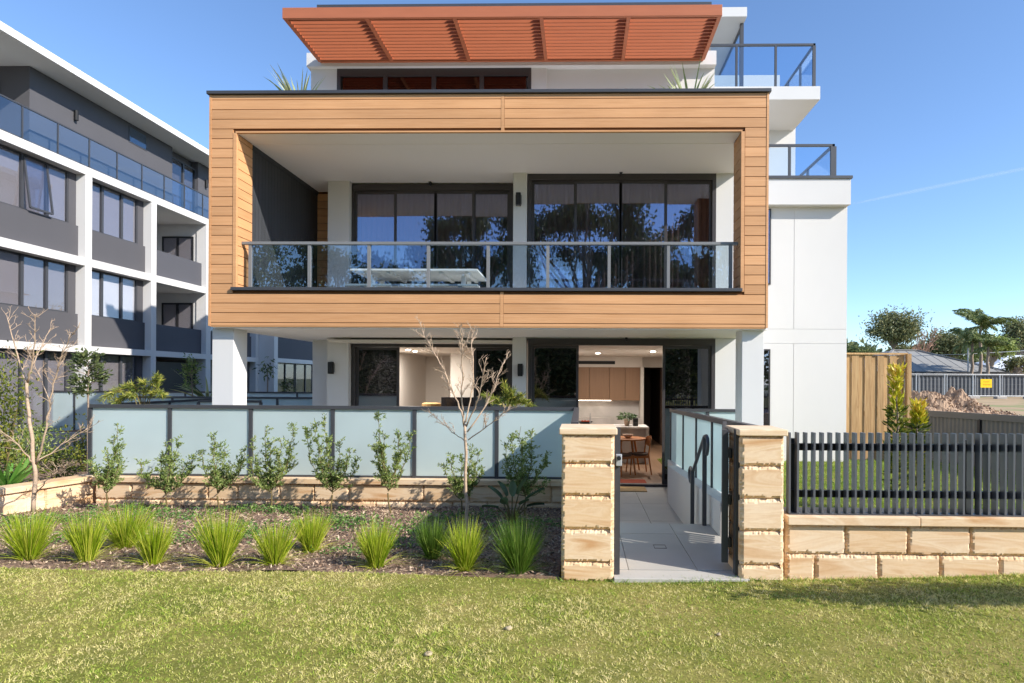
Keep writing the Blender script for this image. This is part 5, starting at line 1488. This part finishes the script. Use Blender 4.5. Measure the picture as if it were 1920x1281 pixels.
tag(m.build('earth_clods', M['chips']), 'loose clods scattered over the earth heap', 'rubble', kind='stuff')
# construction fence with a yellow sign, sheet fence behind
YCf = 50.0
zg = .35
t = thing('construction_fence', (40, YCf, zg), 'temporary galvanised wire fence with a yellow sign across the vacant lot', 'fence')
zt = Zp(702, YCf, 1800)
posts_px = [1718, 1771, 1824, 1874.5, 1930, 1985]
for p in posts_px:
    x = Xp(p, YCf); MB().tube([(x, YCf, zg), (x, YCf, zt)], .05, 6).build('post', M['galv'], t)
    MB().tube([(x + .22, YCf, zg), (x + .22, YCf, zt)], .03, 6).build('post', M['galv'], t)
xa, xb = Xp(1690, YCf), Xp(1990, YCf)
m = MB(); m.tube([(xa, YCf, zt), (xb, YCf, zt)], .035, 6); m.tube([(xa, YCf, zg + .12), (xb, YCf, zg + .12)], .035, 6); m.build('rail', M['galv'], t)
m = MB()
for x in np.arange(xa, xb, .6): m.box(x - .004, x + .004, YCf + .02, YCf + .03, zg + .1, zt)
for z in np.arange(zg + .3, zt, .4): m.box(xa, xb, YCf + .03, YCf + .04, z - .004, z + .004)
m.build('wire_mesh', M['railmetal'], t)
for p in posts_px: 
    x = Xp(p, YCf); MB().box(x - .35, x + .45, YCf - .25, YCf + .25, zg - .1, zg + .12).build('base_block', M['concrete'], t)
sx0, sz1 = P(1838.5, 711, YCf - .1); sx1, sz0 = P(1859.5, 727, YCf - .1)
sg = MB().box(sx0, sx1, YCf - .12, YCf - .1, sz0, sz1).build('warning_sign', M['yellow'], t)
sw, sh = sx1 - sx0, sz1 - sz0
m = MB()                                          # two illegible rows of faded lettering
for (u0, u1, v) in ((.24, .36, .62), (.41, .55, .62), (.58, .76, .62), (.20, .34, .28), (.38, .62, .28), (.65, .88, .28)):
    m.box(sx0 + sw * u0, sx0 + sw * u1, YCf - .124, YCf - .1201, sz0 + sh * v, sz0 + sh * (v + .15))
m.build('lettering', M['signred'], sg)
t = thing('sheet_metal_fence', (40, 55, .4), 'tall dark ribbed sheet fence behind the construction fence', 'fence')
m = MB(); ribbed(m, (Xp(1660, 55), 55), (Xp(2000, 55), 55), .35, Zp(705, 55, 1800), .35, .08); m.build('sheeting', M['cbdark'], t)
m = MB(); m.box(Xp(1660, 55), Xp(2000, 55), 54.9, 55.1, Zp(705, 55, 1800), Zp(703, 55, 1800)); m.build('capping', M['cbdark'], t)
# houses
YH = 66
xr0, zr_ = P(1692, 656, YH); xr1 = Xp(1738, YH); xe1, ze = P(1893, 698, YH - 4); xe0 = Xp(1640, YH - 4)
t = thing('house', ((xe0 + xe1) / 2, YH, .4), 'single storey house with a dark grey hipped metal roof', 'house')
yr0, yr1 = YH + 2, YH + 4; ye0, ye1 = YH - 4, YH + 10
v = [(xe0, ye0, ze), (xe1, ye0, ze), (xe1, ye1, ze), (xe0, ye1, ze), (xr0, yr0, zr_), (xr1, yr0, zr_), (xr1, yr1, zr_), (xr0, yr1, zr_)]
MB().raw(v, [(0, 1, 5, 4), (1, 2, 6, 5), (2, 3, 7, 6), (3, 0, 4, 7), (4, 5, 6, 7), (3, 2, 1, 0)]).build('roof', M['roofgrey'], t)
m = MB()
for k in range(1, 13):
    x = xe0 + (xe1 - xe0) * k / 13
    if x < xr0: f = (x - xe0) / (xr0 - xe0)
    elif x > xr1: f = (xe1 - x) / (xe1 - xr1)
    else: f = 1
    m.beam((x, ye0 + .02, ze + .02), (x, ye0 + (yr0 - ye0) * f, ze + (zr_ - ze) * f + .02), .03, .03)
m.build('roof_ribs', M['roofgrey'], t)
m = MB()
for a, c in ((v[1], v[5]), (v[0], v[4]), (v[4], v[5])): m.beam(Vector(a) + Vector((0, 0, .08)), Vector(c) + Vector((0, 0, .08)), .3, .12)
m.build('ridge_cap', M['roofgrey'], t)
MB().box(xe0 + .6, xe1 - .6, ye0 + .6, ye1 - .6, -.5, ze - .01).build('wall', M['brick'], t)
MB().box(xe0, xe1, ye0 - .12, ye0 - .002, ze - .18, ze + .03).build('gutter', M['blackmetal'], t)
for (p, q) in ((1742, 1752), (1770, 1800), (1713, 1722)):
    wo = MB().box(Xp(p, ye0 + .6), Xp(q, ye0 + .6), ye0 + .55, ye0 + .599, 1.2, ze - .3).build('window', M['black'], t)
YH = 72
t = thing('house', (Xp(1930, YH), YH, .4), 'pale roofed house at the right edge of the picture', 'house')
xe0, ze = P(1850, 694, YH); xr, zr_ = P(1893, 666, YH + 5)
v = [(xe0, YH, ze), (xe0 + 18, YH, ze), (xe0 + 18, YH + 10, ze), (xe0, YH + 10, ze), (xr, YH + 5, zr_), (xe0 + 15, YH + 5, zr_)]
MB().raw(v, [(0, 1, 5, 4), (2, 3, 4, 5), (3, 2, 1, 0)], [(1, 2, 5), (3, 0, 4)]).build('roof', M['rooflight'], t)
MB().box(xe0 + .5, xe0 + 17.5, YH + .5, YH + 9.5, -.5, ze - .01).build('wall', M['brick'], t)

# --- background trees
def far_tree(name, px, pyt, pyb, wpx, Y, label, n=4000, mt='leaf_far', leaf=.4, clumps=None, group='trees beyond the vacant lot', tr=.35, lean=0, dens=.9, cat='tree', zb=0.0):
    x = Xp(px, Y); zt = Zp(pyt, Y, px); zc = Zp(pyb, Y, px); w = wpx * Y / F
    t = thing(name, (x, Y, zb), label, cat, group)
    T, Lf = MB(), MB()
    cl = clumps or 26
    cs = []
    for i in range(cl):
        u = rng.uniform(-1, 1); vv = rng.uniform(0, 1); sh = math.sqrt(max(0, 1 - (u * .95) ** 2))
        z = zc + (zt - zc) * (.12 + .8 * vv * (.55 + .45 * sh)) 
        cs.append((x + lean * w + u * w * .42, Y + rng.uniform(-.35, .35) * w * .7, z))
    cs = np.array(cs)
    fork = np.array([x, Y, zb + (zc - zb) * .8 + (zt - zc) * .1])
    T.tube(branch_pts((x, Y, zb), fork, 6, jit=tr * .3), np.linspace(tr, tr * .7, 6), 8)
    for c in cs[:14]: T.tube(branch_pts(fork, c, 6, jit=tr * .4, bow=(0, 0, (c[2] - fork[2]) * .12)), np.linspace(tr * .55, tr * .12, 6), 6, cap=False)
    per = n // cl
    for c in cs:
        s_ = w * rng.uniform(.09, .16)
        q = c + rng.normal(0, 1, (per, 3)) * s_ * np.array([1, 1, .62])
        Lf.leaves(q, rng.normal(0, 1, (per, 3)) - np.array([0, 0, .3]), leaf * rng.uniform(.6, 1.3, per), leaf * .45, r=np.clip(rng.normal(.5, .27, per) , 0, 1))
    T.build('trunk', M['bark'], t); Lf.build('crown', M[mt], t)
    return t
far_tree('gum_tree', 1674, 586, 640, 84, 95, 'rounded gum tree with an open crown behind the grey roofed house', 6500, 'leaf_far', .5, 30, tr=.28)
far_tree('broad_tree', 1700, 652, 672, 50, 98, 'low dark tree at the foot of the rounded gum tree', 2500, 'leaf_far', .55, 16)
far_tree('broad_tree', 1772, 632, 668, 96, 92, 'wide greyish tree left of the tall palm', 5000, 'leaf_far', .5, 26)
far_tree('broad_tree', 1860, 632, 668, 60, 70, 'lighter green tree just right of the palm', 3000, 'leaf_far2', .4, 20)
far_tree('gum_tree', 1912, 598, 660, 62, 85, 'gum tree cut off by the right edge of the picture', 3500, 'leaf_far', .5, 22)
far_tree('broad_tree', 1908, 668, 700, 40, 60, 'dark green bush before the pale roofed house', 1800, 'leaf_far', .3, 14)
far_tree('broad_tree', 1605, 655, 672, 70, 150, 'distant dark tree on the skyline next to the white building', 2500, 'leaf_dark', .8, 16)
# bare tree behind the roof
def far_bare(px, pyt, pyb, Y, label):
    x = Xp(px, Y); zt = Zp(pyt, Y, px); t = thing('bare_tree', (x, Y, 0), label, 'tree'); T = MB()
    def rec(p, d, L, r, k):
        q = p + d * L; T.tube([p, (p + q) / 2 + rng.normal(0, L * .05, 3), q], [r, r * .85, r * .7], 5, cap=False)
        if k == 0: return
        for _ in range(3):
            dd = d + rng.normal(0, .38, 3); dd[2] += .12; dd /= np.linalg.norm(dd); rec(q, dd, L * rng.uniform(.55, .8), r * .6, k - 1)
    H = zt; rec(np.array([x, Y, 0.]), np.array([0, 0, 1.]), H * .36, .25, 5)
    T.build('trunk', M['twig'], t)
far_bare(1728, 630, 690, 80, 'distant leafless tree between the gum tree and the wide grey tree')
# palms
def palm(px, pyc, Y, R, label, nf=20, zb=0.0, tr=.15):
    x = Xp(px, Y); zc = Zp(pyc, Y, px)
    t = thing('palm_tree', (x, Y, zb), label, 'palm tree', 'palms beyond the vacant lot')
    MB().tube(branch_pts((x, Y, zb), (x, Y, zc), 8, jit=.04), np.linspace(tr * 1.2, tr * .8, 8), 10).build('trunk', M['bark'], t, smooth=True)
    m = MB()
    for k in range(nf):
        a = k * 2.4 + rng.normal(0, .2); el = (.5 + 1.0 * ((k * .618) % 1)) if k % 4 else -.45 + .8 * ((k * .37) % 1)
        L = R * rng.uniform(.8, 1.1); hd = np.array([math.cos(a), math.sin(a), 0])
        s_ = np.linspace(0, 1, 26)
        th = el - 1.25 * s_ ** 1.7; ds = L / 25
        mid = np.array([x, Y, zc]) + hd * np.cumsum(np.cos(th) * ds)[:, None] + np.array([0, 0, 1.]) * np.cumsum(np.sin(th) * ds)[:, None]
        m.tube(mid[::5], np.linspace(.05, .015, len(mid[::5])), 4, cap=False, rnd=.6)
        sd = np.cross(hd, (0, 0, 1.)); g = np.gradient(mid, axis=0); g /= np.linalg.norm(g, axis=1, keepdims=True)
        for s2 in (-1, 1):
            i = rng.integers(2, 26, 60); ll = L * .26 * np.sin(np.pi * (.12 + .8 * s_[i]))
            D = s2 * sd * .55 + g[i] * .6 + np.array([0, 0, -.6]) + rng.normal(0, .25, (60, 3))
            m.leaves(mid[i], D, ll, .09, r=np.clip(rng.normal(.45 + .2 * (el < 0), .22, 60), 0, 1))
    m.build('fronds', M['leaf_palm'], t)
palm(1838, 612, 60, 2.9, 'tall feather palm above the grey roof', 20)
palm(1822, 642, 61, 2.4, 'shorter feather palm tucked under the tall one', 18)
palm(1852, 650, 58, 1.8, 'low yellowish palm right of the tall palm trunk', 16)
# distant wooded skyline
m = MB(); n = 9000; px = rng.uniform(1560, 2100, n); Y = rng.uniform(170, 230, n)
hgt = 660 + 6 * np.sin(px * .05) + 4 * np.sin(px * .13 + 1) + 8 * np.clip((px - 1640) / 100, -1, 0)
x = (px - 1088) * Y / F; zt = EYE + (712 - hgt) * 200 / F; z = rng.uniform(0, 1, n) ** .6 * zt
m.leaves(np.stack([x, Y, z], 1), rng.normal(0, 1, (n, 3)), 2.4, 1.5, r=np.clip(rng.normal(.4, .25, n), 0, 1))
tag(m.build('woodland', M['leaf_far']), 'distant dark wooded skyline to the right of the building', 'woodland', kind='stuff')
# slim poles and wires
t = thing('utility_pole', (Xp(1815, 62), 62, .3), 'slim pale utility pole between the palm trunks carrying a wire', 'pole')
MB().tube([(Xp(1815, 62), 62, .3), (Xp(1815, 62), 62, Zp(652, 62, 1815))], .08, 8).build('pole', M['galv'], t)
MB().tube([(Xp(1700, 62), 62, Zp(668, 62, 1700)), (Xp(1815, 62), 62, Zp(664, 62, 1815)), (Xp(1935, 62), 62, Zp(657, 62, 1935))], .03, 5).build('wire', M['galv'], t)

# --- trees, cars and hedge across the street, seen only as reflections in the glass
def street_gum(x, y, h, w, label, n=7000):
    t = thing('gum_tree', (x, y, -.1), label, 'tree', 'gum trees across the street')
    T, Lf = MB(), MB(); fork = np.array([x, y, h * .33])
    T.tube(branch_pts((x, y, -.15), fork, 6, jit=.08), np.linspace(.38, .28, 6), 10)
    cl = 34
    for i in range(cl):
        p = rng.uniform(-1, 1, 3); p[2] = abs(p[2]) ** .8
        c = np.array([x + p[0] * w / 2, y + p[1] * w / 2 * .7, h * .36 + p[2] * h * .6 * math.sqrt(max(.1, 1 - p[0] ** 2 * .7))])
        T.tube(branch_pts(fork, c, 7, jit=.15, bow=(0, 0, .5)), np.linspace(.11, .02, 7), 6, cap=False)
        k = n // cl; q = c + rng.normal(0, 1, (k, 3)) * np.array([.85, .85, .6]) * w * .07
        Lf.leaves(q, rng.normal(0, .6, (k, 3)) - np.array([0, 0, .8]), .36 * rng.uniform(.7, 1.2, k), .15, r=np.clip(rng.normal(.4, .25, k), 0, 1))
    T.build('trunk', M['bark'], t); Lf.build('crown', M['leaf_dark'], t)
street_gum(.5, -20, 16.5, 11, 'large gum tree across the street mirrored in the upper right doors', 22000)
street_gum(9.5, -22, 15.5, 7, 'open gum tree across the street mirrored beside the right end of the doors', 9000)
street_gum(-15.5, -19, 11.5, 8, 'low gum tree across the street mirrored in the left doors', 9000)
street_gum(-8, -20.5, 15.5, 8.5, 'tall gum tree across the street mirrored between the two upper door groups', 16000)
street_gum(-26, -24, 13, 9, 'gum tree across the street mirrored at the far left', 5000)
bush('street_hedge', (-4, -17.5, -.1), (40, 2.2, 5.4), 40000, .42, .22, 'leaf_dark', 'tall dark hedge across the street mirrored in the ground floor glass', 'hedge', clumps=260, stems=20, trunk_r=.04)
bush('lawn_shade_shrub', (5.0, 3.28, -.05), (2.6, .36, .5), 2200, .08, .035, 'leaf_bush', 'flat topped unseen shrub added outside the right edge to shade the lawn by the wall', 'shrub', clumps=40, stems=6, zc=3.7)  # added out of view; crown shape and height fitted to the lawn shadow
# ================================================================== GROUND COVER
def lawn_blades(name, x0, x1, y0, y1, dens, zf, mt, label, L=(.012, .034), W=.0046, keep=None):
    n = int((x1 - x0) * (y1 - y0) * dens)
    x = rng.uniform(x0, x1, n); y = rng.uniform(y0, y1, n)
    if keep is not None:
        k = keep(x, y); x, y = x[k], y[k]; n = len(x)
    z = np.array([zf(a, c) for a, c in zip(x, y)])
    ix = np.floor((x + .02 * np.sin(37 * y)) / .024).astype(int) % 512; iy = np.floor((y + .02 * np.sin(41 * x)) / .028).astype(int) % 512
    tb = rng.random((4, 512, 512)); c1, c2, c3, c4 = (tb[k_][ix, iy] for k_ in range(4))
    k = c4 > .07
    x, y, z, c1, c2, c3 = (q_[k] for q_ in (x, y, z, c1, c2, c3)); n = len(x)
    a = c2 * 6.28 + rng.normal(0, .9, n); tilt = np.abs(rng.normal(0, .9, n)) + .35
    # matted patches: longer and flatter here and there
    pat = .5 + .5 * np.sin(x * 2.3 + 1.7 * np.sin(y * 1.9)) * np.cos(y * 2.9 + 1.3 * np.sin(x * 1.3))
    D = np.stack([np.cos(a) * tilt, np.sin(a) * tilt, np.ones(n)], 1)
    m = MB(); m.blades(np.stack([x, y, z - .006], 1), D, rng.uniform(*L, n) * (.75 + .5 * pat) * (.55 + .9 * c3), W * rng.uniform(.7, 1.3, n), np.clip(rng.normal(.2, .15, n), 0, .6), 2, np.clip(.42 + .5 * (c1 - .5) + rng.normal(0, .2, n), 0, 1))
    return tag(m.build(name, M[mt]), label, 'grass', kind='stuff')
lawn_blades('lawn_grass', -7.6, 6.6, 2.3, 4.985, 17000, lawn_z, 'grass', 'short patchy green and straw lawn grass in the foreground', keep=lambda x, y: np.abs(x + .1) < 1.15 * y + 1.9)
lawn_blades('yard_grass', 1.75, 8.8, 5.35, 13.2, 1500, yard_z, 'grass2', 'bright green lawn grass in the side yard behind the slat fence', (.04, .08), .011)
# longer tufts along the edges of the stonework
n = 1500; x = np.concatenate([rng.uniform(-.3, 6, n), rng.uniform(.2, 1.5, 250)]); y = 4.955 - np.abs(rng.normal(0, .03, len(x))); y[:n] = np.where((x[:n] > Xp(1155, 4.93)) & (x[:n] < Xp(1388, 4.93)), y[:n] - .07, y[:n] - .02)
m = MB(); k = len(x); a = rng.random(k) * 6.28
m.blades(np.stack([x, y, [lawn_z(p, q) - .01 for p, q in zip(x, y)]], 1), np.stack([np.cos(a) * .6, np.sin(a) * .6, np.ones(k)], 1), rng.uniform(.03, .09, k), np.full(k, .005), rng.uniform(.1, .4, k), 3, rng.uniform(.1, .6, k))
tag(m.build('edge_grass', M['grass2']), 'longer grass tufts against the pillars and stone wall', 'grass', kind='stuff')
# mulch chips, weeds
n = 42000; x = rng.uniform(-8.2, -.2, n); y = rng.uniform(5.01, 8.3, n)
z = np.array([bed_z(p, q) for p, q in zip(x, y)])
m = MB(); m.leaves(np.stack([x, y, z + .004], 1), np.stack([rng.normal(0, 1, n), rng.normal(0, 1, n), rng.normal(0, .45, n)], 1), rng.uniform(.02, .07, n), rng.uniform(.006, .02, n), fold=.05, r=rng.random(n))
tag(m.build('mulch_chips', M['chips']), 'loose bark mulch chips over the garden bed', 'mulch', kind='stuff')
m = MB()
for (px, py, wx, wy) in ((160, 985, 1.0, .35), (440, 1010, .9, .3), (650, 990, .7, .35), (330, 975, .8, .3), (550, 960, .9, .25), (700, 1030, .35, .2), (760, 1005, .5, .3), (470, 960, .7, .2), (30, 1000, .7, .4), (650, 1055, .5, .12), (1000, 990, .5, .3), (930, 1000, .4, .2), (240, 960, .7, .2), (820, 975, .5, .25), (470, 1025, .5, .2), (360, 1035, .5, .15), (640, 985, .4, .25), (120, 1030, .4, .2), (760, 1040, .5, .15), (230, 1005, .5, .2), (900, 970, .6, .2), (560, 1000, .35, .2)):
    Y = bed_y(py, -.1); X = Xp(px, Y); n = int(1500 * wx * wy)
    x = np.clip(X + rng.normal(0, wx / 2.4, n), -8.4, -.2); y = np.clip(Y + rng.normal(0, wy / 2, n), 5.02, 8.28)
    z = np.array([bed_z(p, q) for p, q in zip(x, y)])
    m.leaves(np.stack([x, y, z + rng.uniform(0, .09, n)], 1), np.stack([rng.normal(0, 1, n), rng.normal(0, 1, n), rng.uniform(.1, .9, n)], 1), rng.uniform(.03, .07, n), rng.uniform(.012, .022, n), r=rng.random(n))
tag(m.build('weeds', M['weed']), 'low creeping weeds and ground cover among the mulch', 'ground cover', kind='stuff')
# stones on the lawn
def stone(px, py, s_, label):
    Y = (EYE + .03) * F / (py - 712); x = Xp(px, Y); z = lawn_z(x, Y)
    m = MB(); m.lathe([(.002, -.01), (s_ * 1.0, .0), (s_ * 1.1, s_ * .25), (s_ * .6, s_ * .5), (.002, s_ * .55)], (x, Y, z + .008), 9)
    for v in m.v: v += rng.normal(0, s_ * .12, v.shape)
    tag(m.build('pebble', M['rock'], smooth=True), label, 'stone')
stone(806, 1243, .022, 'pale flat pebble on the lawn at the bottom of the picture')
stone(956, 1186, .024, 'greyish pebble half sunk in the middle of the lawn')
stone(1350, 1192, .016, 'small white pebble on the lawn below the gate path')

# thin vapour trail high in the sky
vm = bpy.data.materials.new('vapour'); vm.use_nodes = True; nt = vm.node_tree; nt.nodes.clear()
out = nd(nt, "ShaderNodeOutputMaterial"); tr = nd(nt, "ShaderNodeBsdfTransparent"); df = nd(nt, "ShaderNodeBsdfDiffuse"); df.inputs[0].default_value = (.9, .9, .92, 1)
mx = nd(nt, "ShaderNodeMixShader"); lw = nd(nt, "ShaderNodeLayerWeight"); n_ = noise(nt, .02, 4); mu = nd(nt, "ShaderNodeMath", operation='MULTIPLY_ADD'); mu.inputs[1].default_value = -.07; mu.inputs[2].default_value = .07
nt.links.new(lw.outputs["Facing"], mu.inputs[0]); nt.links.new(mu.outputs[0], mx.inputs[0]); nt.links.new(tr.outputs[0], mx.inputs[1]); nt.links.new(df.outputs[0], mx.inputs[2]); nt.links.new(mx.outputs[0], out.inputs[0])
m = MB(); m.tube([V3(1600 + 40 * i, 382 - 8.2 * i, 900) for i in range(12)], [1.2, 2, 2.6, 3, 3, 2.8, 3, 3.2, 3, 3, 3, 3], 16)
tag(m.build('vapour_trail', vm, smooth=True), 'faint thin vapour trail across the blue sky at the upper right', 'vapour trail', kind='stuff')
